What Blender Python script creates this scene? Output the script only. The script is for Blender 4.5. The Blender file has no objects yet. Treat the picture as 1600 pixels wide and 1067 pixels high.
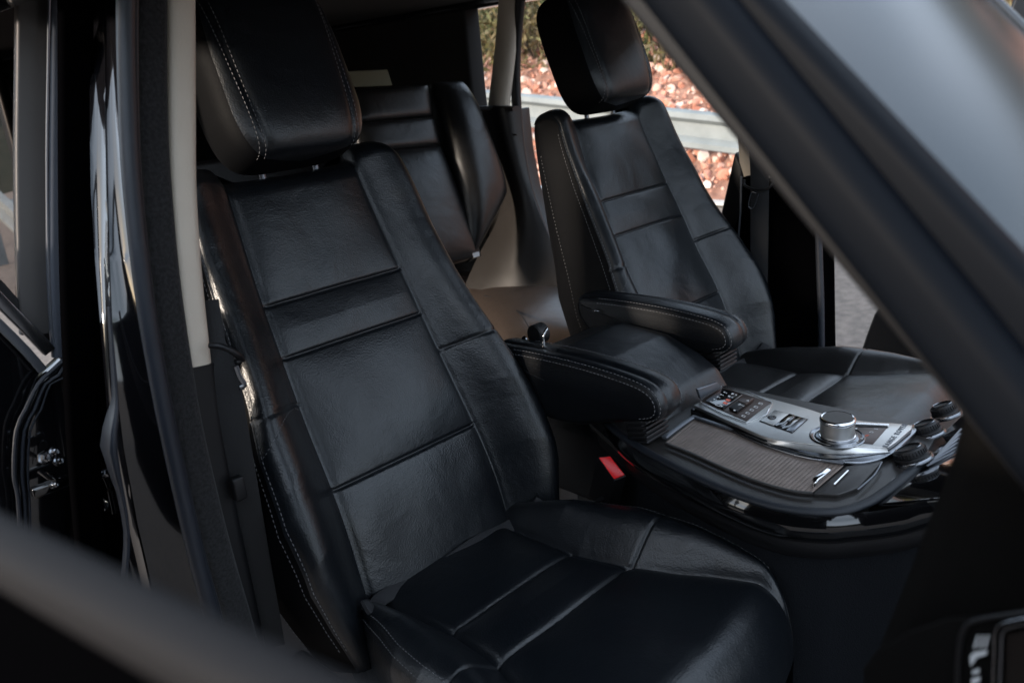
import bpy, bmesh, math, random
import numpy as np
from mathutils import Vector, Matrix, noise as mnoise
random.seed(7); rng = np.random.default_rng(7)
sc = bpy.context.scene
COL = sc.collection

# ------------------------------------------------------------------ camera
F_PX = 1311.0
CAM = np.array([-0.6049, -0.8243, 0.6544])
YAW, PIT, ROL = math.radians(43.119), math.radians(18.283), math.radians(-5.5047)
_d = np.array([math.sin(YAW)*math.cos(PIT), math.cos(YAW)*math.cos(PIT), -math.sin(PIT)])
_r = np.cross(_d, [0, 0, 1]); _r /= np.linalg.norm(_r); _u = np.cross(_r, _d)
_r, _u = math.cos(ROL)*_r+math.sin(ROL)*_u, -math.sin(ROL)*_r+math.cos(ROL)*_u
cd = bpy.data.cameras.new('camera'); cam = bpy.data.objects.new('camera', cd); COL.objects.link(cam)
M4 = Matrix([[_r[0], _u[0], -_d[0], CAM[0]], [_r[1], _u[1], -_d[1], CAM[1]], [_r[2], _u[2], -_d[2], CAM[2]], [0, 0, 0, 1]])
cam.matrix_world = M4
cd.sensor_width = 36; cd.lens = F_PX/1600*36; cd.clip_start = .02; cd.clip_end = 600
cd.dof.use_dof = True; cd.dof.focus_distance = 1.25; cd.dof.aperture_fstop = 7.0
sc.camera = cam
# ------------------------------------------------------------------ world, sun, exposure
SUN_EL, SUN_AZ = math.radians(15), math.radians(279)     # azimuth clockwise from +Y: light comes from the near side
w = bpy.data.worlds.new('World'); sc.world = w; w.use_nodes = True
nt = w.node_tree; nt.nodes.clear()
wo = nt.nodes.new('ShaderNodeOutputWorld'); bg = nt.nodes.new('ShaderNodeBackground')
sky = nt.nodes.new('ShaderNodeTexSky'); sky.sky_type = 'NISHITA'; sky.sun_disc = False
sky.sun_elevation = SUN_EL; sky.sun_rotation = SUN_AZ; sky.dust_density = 2.0; sky.air_density = 1.2
tc = nt.nodes.new('ShaderNodeTexCoord'); mp = nt.nodes.new('ShaderNodeMapping'); mp.inputs['Scale'].default_value = (1.2, 1.2, 3.6)
cl = nt.nodes.new('ShaderNodeTexNoise'); cl.inputs['Scale'].default_value = 1.6; cl.inputs['Detail'].default_value = 6
cr = nt.nodes.new('ShaderNodeValToRGB'); cr.color_ramp.elements[0].position = .30; cr.color_ramp.elements[1].position = .58
mx = nt.nodes.new('ShaderNodeMix'); mx.data_type = 'RGBA'
mx.inputs[7].default_value = (6.1, 7.1, 8.5, 1)
nt.links.new(tc.outputs['Generated'], mp.inputs[0]); nt.links.new(mp.outputs[0], cl.inputs['Vector'])
nt.links.new(cl.outputs[0], cr.inputs[0]); nt.links.new(cr.outputs[0], mx.inputs[0]); nt.links.new(sky.outputs[0], mx.inputs[6])
nt.links.new(mx.outputs[2], bg.inputs[0]); nt.links.new(bg.outputs[0], wo.inputs[0])
bg.inputs[1].default_value = 0.12
sl = bpy.data.lights.new('sun', 'SUN'); so = bpy.data.objects.new('sun', sl); COL.objects.link(so)
sl.energy = 2.5; sl.angle = math.radians(6); sl.color = (1, .86, .72)
sdir = Vector((math.sin(SUN_AZ)*math.cos(SUN_EL), math.cos(SUN_AZ)*math.cos(SUN_EL), math.sin(SUN_EL)))
so.rotation_euler = sdir.to_track_quat('Z', 'Y').to_euler()
sc.view_settings.view_transform = 'Standard'; sc.view_settings.look = 'None'
sc.view_settings.exposure = 1.5; sc.view_settings.gamma = 1; sc.view_settings.use_curve_mapping = False
sc.render.engine = 'CYCLES'; sc.cycles.max_bounces = 8; sc.cycles.use_denoising = True
sc.cycles.sample_clamp_indirect = 6

# ------------------------------------------------------------------ geometry helpers
def ray(px, py): return _d+_r*(px-800)/F_PX-_u*(py-533.5)/F_PX
def on(px, py, X=None, Y=None, Z=None, D=None, P=None, n=None):
    v = ray(px, py)
    if D is not None: return CAM+v/np.linalg.norm(v)*D
    if X is not None: return CAM+v*(X-CAM[0])/v[0]
    if Y is not None: return CAM+v*(Y-CAM[1])/v[1]
    if Z is not None: return CAM+v*(Z-CAM[2])/v[2]
    return CAM+v*(((np.array(P)-CAM)@n)/(v@n))
def empty(name, loc, label, cat, group=None, kind=None):
    o = bpy.data.objects.new(name, None); COL.objects.link(o); o.location = loc; o.empty_display_size = .05
    return tag(o, label, cat, group, kind)
def tag(o, label, cat, group=None, kind=None):
    o['label'] = label; o['category'] = cat
    if group: o['group'] = group
    if kind: o['kind'] = kind
    return o
bpy.context.view_layer.update()
def link(name, me, m, parent=None, smooth=True, sharp=40):
    o = bpy.data.objects.new(name, me); COL.objects.link(o)
    if m: me.materials.append(m)
    if parent is not None:
        o.parent = parent
        Mw = Matrix.LocRotScale(parent.location, parent.rotation_euler, parent.scale)
        if parent.parent is not None:
            Mw = Matrix.LocRotScale(parent.parent.location, parent.parent.rotation_euler, parent.parent.scale) @ Mw
        me.transform(Mw.inverted())
    if smooth:
        me.shade_smooth()
        if sharp: me.set_sharp_from_angle(angle=math.radians(sharp))
    return o
def mesh(name, v, f, m, parent=None, smooth=True, sharp=40):
    me = bpy.data.meshes.new(name); me.from_pydata([tuple(map(float, p)) for p in v], [], f); me.update()
    return link(name, me, m, parent, smooth, sharp)
def frombm(name, bm, m, parent=None, smooth=True, sharp=40):
    bmesh.ops.recalc_face_normals(bm, faces=bm.faces)
    me = bpy.data.meshes.new(name); bm.to_mesh(me); bm.free()
    return link(name, me, m, parent, smooth, sharp)
def grid(name, P, m, parent=None, cj=False, sharp=None, flip=False):
    P = np.asarray(P); ni, nj = P.shape[:2]
    f = []
    for i in range(ni-1):
        for j in range(nj if cj else nj-1):
            a, b = i*nj+j, i*nj+(j+1) % nj
            q = (a, b, b+nj, a+nj); f.append(q[::-1] if flip else q)
    return mesh(name, P.reshape(-1, 3), f, m, parent, True, sharp)
def cr_path(pts, step):
    pts = [np.array(p, float) for p in pts]
    if len(pts) == 2: pts = [pts[0], (pts[0]+pts[1])/2, pts[1]]
    q = [2*pts[0]-pts[1]]+pts+[2*pts[-1]-pts[-2]]
    out = []
    for i in range(1, len(q)-2):
        p0, p1, p2, p3 = q[i-1:i+3]; n = max(2, int(np.linalg.norm(p2-p1)/step))
        for k in range(n):
            t = k/n
            out.append(.5*((2*p1)+(-p0+p2)*t+(2*p0-5*p1+4*p2-p3)*t*t+(-p0+3*p1-3*p2+p3)*t**3))
    out.append(pts[-1]); return np.array(out)
def rrect(a, b, r, n=4):
    out = []
    for cx, cy, a0 in ((a-r, b-r, 0), (-a+r, b-r, 90), (-a+r, -b+r, 180), (a-r, -b+r, 270)):
        for k in range(n+1):
            t = math.radians(a0+90*k/n); out.append((cx+r*math.cos(t), cy+r*math.sin(t)))
    return out
def circ(r, n=14, e=1.0): return [(r*math.cos(2*math.pi*k/n), e*r*math.sin(2*math.pi*k/n)) for k in range(n)]
def sweep(name, pts, prof, m, parent=None, up=(0, 0, 1), step=.02, scale=None, sharp=40):
    P = cr_path(pts, step); T = np.gradient(P, axis=0); T /= np.linalg.norm(T, axis=1)[:, None]
    up = np.array(up, float); G = []
    for i, (p, t) in enumerate(zip(P, T)):
        a = np.cross(up, t); a /= np.linalg.norm(a); b = np.cross(t, a)
        s = 1 if scale is None else np.interp(i/(len(P)-1), np.linspace(0, 1, len(scale)), scale)
        G.append([p+a*x*s+b*y*s for x, y in prof])
    G = np.array(G); nj = G.shape[1]; ni = G.shape[0]
    f = [(i*nj+j, i*nj+(j+1) % nj, (i+1)*nj+(j+1) % nj, (i+1)*nj+j) for i in range(ni-1) for j in range(nj)]
    f.append(tuple(range(nj))[::-1]); f.append(tuple((ni-1)*nj+j for j in range(nj)))
    return mesh(name, G.reshape(-1, 3), f, m, parent, True, sharp)
def add_box(bm, c, ax, size, bev=0):
    """c centre, ax 3 unit axes (rows), size full lengths"""
    ax = np.array(ax, float); vs = []
    for i in (-.5, .5):
        for j in (-.5, .5):
            for k in (-.5, .5): vs.append(bm.verts.new(tuple(np.array(c)+ax[0]*size[0]*i+ax[1]*size[1]*j+ax[2]*size[2]*k)))
    fs = [bm.faces.new([vs[i] for i in q]) for q in ((0, 1, 3, 2), (4, 6, 7, 5), (0, 4, 5, 1), (2, 3, 7, 6), (0, 2, 6, 4), (1, 5, 7, 3))]
    if bev:
        es = set(e for f in fs for e in f.edges)
        bmesh.ops.bevel(bm, geom=list(es), offset=bev, segments=3, affect='EDGES', profile=.5)
AX = np.eye(3)
def box(name, c, size, m, parent=None, bev=.004, ax=AX):
    bm = bmesh.new(); add_box(bm, c, ax, size, bev); return frombm(name, bm, m, parent)
def prism(name, pts, vec, m, parent=None, bev=.003, seg=3, sharp=40):
    bm = bmesh.new(); vec = np.array(vec, float)
    a = [bm.verts.new(tuple(p)) for p in pts]; b = [bm.verts.new(tuple(np.array(p)+vec)) for p in pts]
    n = len(a); bm.faces.new(a); bm.faces.new(b[::-1])
    for i in range(n): bm.faces.new((a[i], b[i], b[(i+1) % n], a[(i+1) % n]))
    bmesh.ops.recalc_face_normals(bm, faces=bm.faces)
    if bev:
        es = [e for e in bm.edges if len(e.link_faces) == 2 and e.calc_face_angle(0) > math.radians(32)]
        bmesh.ops.bevel(bm, geom=es, offset=bev, segments=seg, affect='EDGES', profile=.5, clamp_overlap=True)
    return frombm(name, bm, m, parent, True, sharp)
def smooth_loop(pts, step=.01, closed=True):
    pts = [np.array(p, float) for p in pts]; n = len(pts); out = []
    for i in range(n):
        p0, p1, p2, p3 = pts[i-1], pts[i], pts[(i+1) % n], pts[(i+2) % n]; k = max(1, int(np.linalg.norm(p2-p1)/step))
        for q in range(k):
            t = q/k; out.append(.5*((2*p1)+(-p0+p2)*t+(2*p0-5*p1+4*p2-p3)*t*t+(-p0+3*p1-3*p2+p3)*t**3))
    return out
def quadpad(name, c, thick, m, parent=None, n=26, p=3.0, bulge=0.0, nrm=None):
    """puffy upholstered pad over the four corners c (a,b,c,d in order)"""
    c = [np.array(q, float) for q in c]
    N = np.cross(c[1]-c[0], c[3]-c[0]); N /= np.linalg.norm(N)
    if nrm is not None and N@np.array(nrm) < 0: N = -N
    u = np.sin(np.linspace(-1, 1, n)*math.pi/2); G = np.zeros((n, n, 3)); 
    for i, a in enumerate(u):
        for j, b in enumerate(u):
            s, t = (a+1)/2, (b+1)/2
            q = c[0]*(1-s)*(1-t)+c[1]*s*(1-t)+c[2]*s*t+c[3]*(1-s)*t
            e = max(0, (1-abs(a)**(p*2)))*max(0, (1-abs(b)**(p*2)))
            G[i, j] = q+N*(thick*e**.5+bulge*(1-a*a)*(1-b*b))
    B = G.copy()
    for i, a in enumerate(u):
        for j, b in enumerate(u):
            s, t = (a+1)/2, (b+1)/2
            B[i, j] = c[0]*(1-s)*(1-t)+c[1]*s*(1-t)+c[2]*s*t+c[3]*(1-s)*t-N*.03
    idx = lambda i, j: i*n+j
    f = [(idx(i, j), idx(i+1, j), idx(i+1, j+1), idx(i, j+1)) for i in range(n-1) for j in range(n-1)]
    off = n*n; f += [tuple(off+k for k in q[::-1]) for q in f]
    ring = [idx(i, 0) for i in range(n-1)]+[idx(n-1, j) for j in range(n-1)]+[idx(i, n-1) for i in range(n-1, 0, -1)]+[idx(0, j) for j in range(n-1, 0, -1)]
    for k in range(len(ring)): a, b = ring[k], ring[(k+1) % len(ring)]; f.append((a, b, b+off, a+off))
    bm = bmesh.new(); V = [bm.verts.new(tuple(q)) for q in np.vstack([G.reshape(-1, 3), B.reshape(-1, 3)])]
    for q in f: bm.faces.new([V[i] for i in q])
    return frombm(name, bm, m, parent, True, None)
def stitches(name, path, m, parent, nrm, L=.0042, gap=.0022, r=.00055, lift=.0004):
    """path: (k,3) points on the surface; nrm: (k,3) or (3,) normals"""
    P = np.asarray(path, float); d = np.r_[0, np.cumsum(np.linalg.norm(np.diff(P, axis=0), axis=1))]
    Nn = np.broadcast_to(np.asarray(nrm, float), P.shape); v = []; f = []
    s = 0
    at = lambda s: np.array([np.interp(s, d, P[:, k]) for k in range(3)])
    an = lambda s: np.array([np.interp(s, d, Nn[:, k]) for k in range(3)])
    while s+L < d[-1]:
        a, b = at(s), at(s+L); t = b-a; t /= np.linalg.norm(t)+1e-9; n = an(s); n /= np.linalg.norm(n)+1e-9; c = np.cross(t, n)
        k = len(v)
        for e, q, q2 in ((a, .6, .0), ((a*.7+b*.3), 1, 1), ((a*.3+b*.7), 1, 1), (b, .6, .0)):
            for x, y in ((1, 0), (0, 1), (-1, 0), (0, -1)): v.append(e+c*x*r*q+n*(y*r*q+lift*q2))
        for i in range(3):
            for j in range(4): f.append((k+i*4+j, k+i*4+(j+1) % 4, k+i*4+4+(j+1) % 4, k+i*4+4+j))
        f.append((k+3, k+2, k+1, k)); f.append((k+12, k+13, k+14, k+15)); s += L+gap
    if v: return mesh(name, v, f, m, parent, True, None)
def cyl(name, c, axis, r, h, m, parent=None, n=40, bev=.001, rt=None):
    axis = np.array(axis, float); axis /= np.linalg.norm(axis); a = np.cross(axis, [0.3, 1, .2]); a /= np.linalg.norm(a); b = np.cross(axis, a)
    rt = r if rt is None else rt; prof = [(0, 0), (r-bev, 0), (r, bev), (rt, h-bev), (rt-bev*.3, h-bev*.3), (rt-bev, h), (0, h)]
    return lathe(name, c, axis, prof, m, parent, n)
def lathe(name, c, axis, prof, m, parent=None, n=40, sharp=35):
    axis = np.array(axis, float); axis /= np.linalg.norm(axis); a = np.cross(axis, [0.3, 1, .2]); a /= np.linalg.norm(a); b = np.cross(axis, a)
    c = np.array(c, float); bm = bmesh.new(); rings = []
    for r, h in prof:
        if r < 1e-6: rings.append([bm.verts.new(tuple(c+axis*h))])
        else: rings.append([bm.verts.new(tuple(c+axis*h+a*r*math.cos(2*math.pi*k/n)+b*r*math.sin(2*math.pi*k/n))) for k in range(n)])
    for A, B in zip(rings[:-1], rings[1:]):
        for k in range(n):
            k2 = (k+1) % n
            if len(A) == 1 and len(B) == 1: continue
            if len(A) == 1: bm.faces.new((A[0], B[k], B[k2]))
            elif len(B) == 1: bm.faces.new((A[k], B[0], A[k2]))
            else: bm.faces.new((A[k], B[k], B[k2], A[k2]))
    return frombm(name, bm, m, parent, True, sharp)

# ------------------------------------------------------------------ materials
def mat(name, col, rough=.5, metal=0, coat=0, spec=.5, noise=None, bump=None, rvar=0, trans=0, ior=1.45, emit=None, sheen=0):
    """noise=(scale, amount, colour2); bump=[(kind, scale, strength, dist)...]"""
    m = bpy.data.materials.new(name); m.use_nodes = True; T = m.node_tree; b = T.nodes['Principled BSDF']
    b.inputs['Base Color'].default_value = (*col, 1); b.inputs['Roughness'].default_value = rough; b.inputs['Metallic'].default_value = metal
    b.inputs['Coat Weight'].default_value = coat; b.inputs['Coat Roughness'].default_value = .03; b.inputs['Specular IOR Level'].default_value = spec
    b.inputs['Transmission Weight'].default_value = trans; b.inputs['IOR'].default_value = ior
    if sheen: b.inputs['Sheen Weight'].default_value = sheen; b.inputs['Sheen Roughness'].default_value = .5
    if emit: b.inputs['Emission Color'].default_value = (*emit[0], 1); b.inputs['Emission Strength'].default_value = emit[1]
    co = T.nodes.new('ShaderNodeTexCoord')
    if noise:
        n = T.nodes.new('ShaderNodeTexNoise'); n.inputs['Scale'].default_value = noise[0]; n.inputs['Detail'].default_value = 6
        r = T.nodes.new('ShaderNodeValToRGB'); r.color_ramp.elements[0].position = .5-noise[1]; r.color_ramp.elements[1].position = .5+noise[1]
        r.color_ramp.elements[0].color = (*col, 1); r.color_ramp.elements[1].color = (*noise[2], 1)
        T.links.new(co.outputs['Object'], n.inputs['Vector']); T.links.new(n.outputs[0], r.inputs[0]); T.links.new(r.outputs[0], b.inputs['Base Color'])
    if rvar:
        n = T.nodes.new('ShaderNodeTexNoise'); n.inputs['Scale'].default_value = 9; n.inputs['Detail'].default_value = 8; n.inputs['Roughness'].default_value = .65
        mr = T.nodes.new('ShaderNodeMapRange'); mr.inputs['From Min'].default_value = .3; mr.inputs['From Max'].default_value = .7
        mr.inputs['To Min'].default_value = rough-rvar; mr.inputs['To Max'].default_value = rough+rvar
        T.links.new(co.outputs['Object'], n.inputs['Vector']); T.links.new(n.outputs[0], mr.inputs[0]); T.links.new(mr.outputs[0], b.inputs['Roughness'])
    last = None
    for kind, scale, st, dist in (bump or []):
        if kind == 'vor': t = T.nodes.new('ShaderNodeTexVoronoi'); t.feature = 'F1'; out = t.outputs['Distance']
        else: t = T.nodes.new('ShaderNodeTexNoise'); t.inputs['Distortion'].default_value = 1.6 if kind == 'fold' else 0; t.inputs['Detail'].default_value = 5 if kind == 'noise' else 2; out = t.outputs[0]
        t.inputs['Scale'].default_value = scale; T.links.new(co.outputs['Object'], t.inputs['Vector'])
        if kind == 'str':
            mpn = T.nodes.new('ShaderNodeMapping'); mpn.inputs['Scale'].default_value = (1, .12, 1); T.links.new(co.outputs['Object'], mpn.inputs[0]); T.links.new(mpn.outputs[0], t.inputs['Vector'])
        bp = T.nodes.new('ShaderNodeBump'); bp.inputs['Strength'].default_value = st; bp.inputs['Distance'].default_value = dist
        T.links.new(out, bp.inputs['Height'])
        if last: T.links.new(last.outputs[0], bp.inputs['Normal'])
        last = bp
    if last: T.links.new(last.outputs[0], b.inputs['Normal'])
    return m
LB = [('noise', 6, .30, .012), ('fold', 11, .17, .008), ('noise', 34, .12, .003), ('vor', 470, .30, .0007)]
M = dict(
 leather=mat('black_leather', (.0034, .0047, .0066), .345, rvar=.06, spec=.62, bump=LB, noise=(5, .25, (.0054, .0068, .0088))),
 leather2=mat('satin_leather', (.009, .0088, .009), .34, rvar=.06, spec=.6, bump=LB),
 side=mat('black_side_leather', (.0018, .0020, .0026), .65, spec=.10, bump=[('vor', 620, .25, .0006)]),  # same black leather, darkened and dulled so the seat sides read unlit
 thread=mat('grey_thread', (.15, .15, .155), .7),
 hem=mat('black_elastic', (.02, .02, .022), .8),
 plastic=mat('black_plastic', (.0035, .0035, .0045), .5, rvar=.05, bump=[('vor', 900, .2, .0004)]),
 soft=mat('soft_plastic', (.006, .008, .012), .55, bump=[('vor', 800, .25, .0005)]),
 sill=mat('satin_grey_black', (.013, .0125, .013), .6, spec=.08),
 rubber2=mat('grey_rubber', (.050, .056, .070), .45, rvar=.06, bump=[('noise', 60, .15, .002)]),
 carpet=mat('carpet', (.0065, .0075, .0095), .95, spec=.15, bump=[('noise', 600, .6, .002)]),
 matte=mat('matte_black', (.0009, .0009, .0011), .9, spec=0),
 dash=mat('dash_skin', (.0040, .0036, .0033), .8, spec=.08, bump=[('vor', 700, .3, .0005)]),
 tan=mat('worn_brown_leather', (.036, .028, .024), .33, rvar=.05, bump=LB),  # worn black leather; warm light on the cushion put into the brown base
 trimb=mat('brown_black_trim', (.020, .018, .017), .38, rvar=.05, bump=[('vor', 800, .2, .0005)]),
 rubber=mat('rubber_seal', (.018, .021, .028), .42, rvar=.06, bump=[('noise', 60, .2, .002)]),
 rubberd=mat('dark_rubber', (.008, .008, .009), .5),
 velour=mat('velour', (.005, .005, .0055), .95, sheen=.12, bump=[('noise', 500, .6, .002)], noise=(260, .12, (.016, .016, .017))),
 paint=mat('black_paint', (.004, .004, .005), .12, coat=1.0, bump=[('noise', 6, .12, .01)]),
 gloss=mat('piano_black', (.003, .003, .0035), .09, coat=1.0),
 beige=mat('beige_trim', (.60, .53, .44), .7, bump=[('vor', 500, .25, .0006)], noise=(30, .3, (.56, .49, .405))),
 grey=mat('grey_frame_trim', (.075, .068, .064), .5, rvar=.05),
 alu=mat('brushed_aluminium', (.62, .61, .59), .38, metal=1, rvar=.05, bump=[('str', 900, .05, .0004)]),
 chrome=mat('chrome', (.78, .78, .79), .12, metal=1),
 chromed=mat('dark_chrome', (.24, .25, .27), .24, metal=1),
 satin=mat('satin_trim', (.16, .17, .19), .33, metal=.7),
 tamb=mat('brown_tambour', (.21, .165, .14), .42, metal=.5, rvar=.06, noise=(70, .2, (.155, .12, .10))),
 panel=mat('bronze_panel', (.07, .05, .043), .33, metal=.5),
 red=mat('red_button', (.95, .012, .018), .3, bump=[('noise', 80, .2, .001)]),
 white=mat('white_print', (.62, .62, .62), .5),
 orange=mat('red_print', (.75, .16, .10), .5),
 glass=mat('windscreen_glass', (.012, .014, .016), .22, spec=.75),
 pil=mat('pillar_black', (.003, .004, .006), .55, spec=.06),
 tint=mat('tinted_glass', (.006, .006, .007), .03, coat=1),
 pane=mat('clear_glass', (.50, .46, .44), .0, trans=1, ior=1.02),
 web=mat('belt_webbing', (.012, .012, .013), .75, bump=[('noise', 400, .3, .001)]),
 screen=mat('screen', (.018, .014, .012), .25),
 head=mat('dark_headliner', (.010, .0095, .009), .9),
 asphalt=mat('asphalt', (.185, .150, .126), .85, noise=(26, .16, (.115, .095, .080)), bump=[('noise', 120, .5, .01)]),
 kerb=mat('road_edge_line', (.55, .55, .53), .8, noise=(9, .2, (.4, .39, .37))),
 zinc=mat('galvanised_steel', (.22, .245, .25), .6, metal=.0, spec=.3, noise=(7, .25, (.16, .18, .185))),
 earth=mat('red_earth', (.14, .065, .045), .95, noise=(9, .2, (.30, .17, .125)), bump=[('noise', 20, .6, .05)]),
 hill=mat('dark_hillside', (.018, .022, .012), .95, noise=(2, .2, (.035, .032, .02))),
)

# ------------------------------------------------------------------ the setting
NX = 60
def gz(x): return -.72 + .34*min(1, max(0, (x-1.4)/2.9))
xs = np.r_[-200, -60, -20, np.linspace(-8, 4.42, 24)]; ys = np.r_[-200, -60, -20, np.linspace(-8, 14, 12), 40, 200]
G = np.array([[(x, y, gz(x)) for y in ys] for x in xs])
o = grid('road', G, M['asphalt'], None, flip=True); o['kind'] = 'structure'; o['label'] = 'grey brown asphalt under and beside the car'
o = box('road_edge_line', (4.36, 3, -.372), (.12, 30, .012), M['kerb'], None, 0); o['kind'] = 'structure'
# gravel bank rising behind the guard rail
xs = np.linspace(4.42, 9.5, 60); ys = np.linspace(-8, 14.5, 100)
def bank(x, y): 
    e = x-4.42
    return -.38+.62*e*(1 if e < 1.5 else 1)+.06*math.sin(x*2.1+y*1.3)+.05*math.sin(y*2.7-x*3)*min(1, e)
G = np.array([[(x, y, bank(x, y)) for y in ys] for x in xs])
o = grid('gravel_bank', G, M['earth'], None, flip=True); o['kind'] = 'structure'
xs = np.linspace(9.5, 80, 14); ys = np.linspace(-60, 90, 20)
G = np.array([[(x, y, bank(9.5, y if -8 < y < 26 else 0)+(x-9.5)*.42+1.0*math.sin(y*.23+x*.2)*min(1, (x-9.5)/10)) for y in ys] for x in xs])
o = grid('hillside', G, M['hill'], None, flip=True); o['kind'] = 'structure'
# unseen hill behind the camera, added for paint reflections; tall stretch blocks low light
xs = np.linspace(-40, -8, 34); ys = np.linspace(-60, 60, 160)
def near_z(x, y):
    e = -8-x; big = (1-ss_(0.6, 2.6, y))*ss_(-3.6, -1.6, y); return -.8+min(e, 7)*(.26+.62*big)+max(0, e-7)*.12+(.35*math.sin(y*2.1+x)+.25*math.sin(y*5.3-x*2)+.2*math.sin(y*9+x*4))*min(1, e/2)
def ss_(a, b, x): t = min(1, max(0, (x-a)/(b-a))); return t*t*(3-2*t)
G = np.array([[(x, y, near_z(x, y)) for y in ys] for x in xs])
o = grid('near_hillside', G, M['hill'], None, flip=True); o['kind'] = 'structure'
xs = np.linspace(-8, 40, 30); ys = np.linspace(13.5, 60, 24)
G = np.array([[(x, y, -.8+(y-13.5)*.5*min(1, (y-13.5)/2)+.3*math.sin(x*1.7+y)*min(1, (y-13.5)/3)) for y in ys] for x in xs])
o = grid('rear_hillside', G, M['hill'], None, flip=True); o['kind'] = 'structure'

# loose rocks
def rock_mat():
    m = bpy.data.materials.new('red_rock'); m.use_nodes = True; T = m.node_tree; b = T.nodes['Principled BSDF']; b.inputs['Roughness'].default_value = .85
    g = T.nodes.new('ShaderNodeNewGeometry'); r = T.nodes.new('ShaderNodeValToRGB')
    e = r.color_ramp.elements; e[0].color = (.30, .12, .075, 1); e[1].color = (.55, .44, .39, 1); e[1].position = 1
    for p, c in ((.22, (.50, .24, .17, 1)), (.40, (.30, .12, .08, 1)), (.55, (.56, .36, .29, 1)), (.70, (.44, .22, .16, 1)), (.86, (.62, .50, .44, 1))):
        q = e.new(p); q.color = c
    T.links.new(g.outputs['Random Per Island'], r.inputs[0]); T.links.new(r.outputs[0], b.inputs['Base Color']); return m
M['rock'] = rock_mat()
def rocks(name, spots, label):
    bm0 = bmesh.new(); bmesh.ops.create_icosphere(bm0, subdivisions=2, radius=1); base = np.array([v.co[:] for v in bm0.verts]); F = [[v.index for v in f.verts] for f in bm0.faces]; bm0.free()
    V = []; FF = []; k = 0
    for (x, y, z, s) in spots:
        d = rng.normal(size=(3,)); B = base.copy()
        for _ in range(8):
            n = rng.normal(size=3); n /= np.linalg.norm(n); h = rng.uniform(.30, .75); pr = B@n; B = B-np.outer(np.maximum(0, pr-h), n)
        q = Matrix.Rotation(rng.uniform(0, 6.3), 3, Vector(d)); B = B*rng.uniform(.6, 1.1, 3)*s
        B = B@np.array(q).T+np.array([x, y, z]); V.append(B); FF += [tuple(k+i for i in f) for f in F]; k += len(B)
    o = mesh(name, np.vstack(V), FF, M['rock'], None, False); tag(o, label, 'gravel', None, 'stuff'); return o
sp = []
for _ in range(9500):
    x = 4.5+2.6*rng.random()**1.2; y = rng.uniform(1.0, 9.5); s = .016+.055*rng.random()**3
    sp.append((x, y, bank(x, y)+s*.2, s))
rocks('loose_rocks', sp, 'loose reddish and pale stones covering the bank behind the guard rail')

# shrubs and grass on the bank
def leaf_mat(name, cols):
    m = bpy.data.materials.new(name); m.use_nodes = True; T = m.node_tree; b = T.nodes['Principled BSDF']; b.inputs['Roughness'].default_value = .7
    g = T.nodes.new('ShaderNodeNewGeometry'); r = T.nodes.new('ShaderNodeValToRGB'); e = r.color_ramp.elements
    e[0].color = (*cols[0], 1); e[1].color = (*cols[-1], 1)
    for i, c in enumerate(cols[1:-1]): q = e.new((i+1)/(len(cols)-1)); q.color = (*c, 1)
    T.links.new(g.outputs['Random Per Island'], r.inputs[0]); T.links.new(r.outputs[0], b.inputs['Base Color']); return m
M['scrub'] = leaf_mat('dry_scrub', [(.05, .045, .015), (.11, .08, .03), (.08, .09, .025), (.16, .12, .06), (.06, .05, .02)])
M['greens'] = leaf_mat('scrub_green', [(.03, .04, .012), (.09, .10, .03), (.05, .06, .015), (.13, .12, .04)])
M['bark'] = mat('bark', (.05, .038, .028), .9)
def blades(c, n, spread, h, wid, up=.8):
    V = []; F = []
    for _ in range(n):
        p = np.array(c)+np.array([rng.normal()*spread, rng.normal()*spread, max(-.1, rng.normal()*h*.35+h*.35)])
        d = rng.normal(size=3); d[2] = abs(d[2])*up+.2; d /= np.linalg.norm(d); s = rng.uniform(.5, 1.3)*wid; L = s*rng.uniform(2.5, 6)
        a = np.cross(d, rng.normal(size=3)); a /= np.linalg.norm(a); k = len(V)
        V += [p-a*s*.2, p+d*L*.5-a*s*.5, p+d*L, p+d*L*.5+a*s*.5, ]; F.append((k, k+1, k+2, k+3))
    return V, F
def shrub(x, y, z, r, h, m, label, n=900, wid=.03):
    t = empty('shrub', (x, y, z), label, 'shrub', 'shrubs above the gravel bank')
    V, F = blades((x, y, z), n, r, h, wid); mesh('foliage', V, F, M[m], t, False)
    bm = bmesh.new()
    for k in range(7):
        a = rng.uniform(0, 6.3); d = np.array([math.cos(a)*.5, math.sin(a)*.5, 1.]); d /= np.linalg.norm(d)
        p = np.array([x, y, z-.05]); L = h*rng.uniform(.6, 1.1); q = np.cross(d, [0, 1, .1]); q /= np.linalg.norm(q)
        add_box(bm, p+d*L/2, [q, np.cross(d, q), d], (.012, .012, L))
    frombm('stem', bm, M['bark'], t)
    return t
shr = []
for i in range(12):
    y = 1.2+i*.72+rng.uniform(-.15, .15); x = 6.0+rng.uniform(-.15, .35)+.06*abs(y-4)
    shr.append((x, y, i))
for x, y, i in shr:
    kind = i % 3
    col = ['brown dry', 'olive green', 'straw coloured'][kind]
    ords = ['first', 'second', 'third', 'fourth', 'fifth', 'sixth', 'seventh', 'eighth', 'ninth', 'tenth', 'eleventh', 'twelfth']
    lab = '%s shrub on the gravel bank, %s of the shrubs from the right' % (col, ords[i])
    shrub(x, y, bank(x, y), .32, .8, ['scrub', 'greens', 'scrub'][kind], lab, 1300, .026)
V = []; F = []
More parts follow.
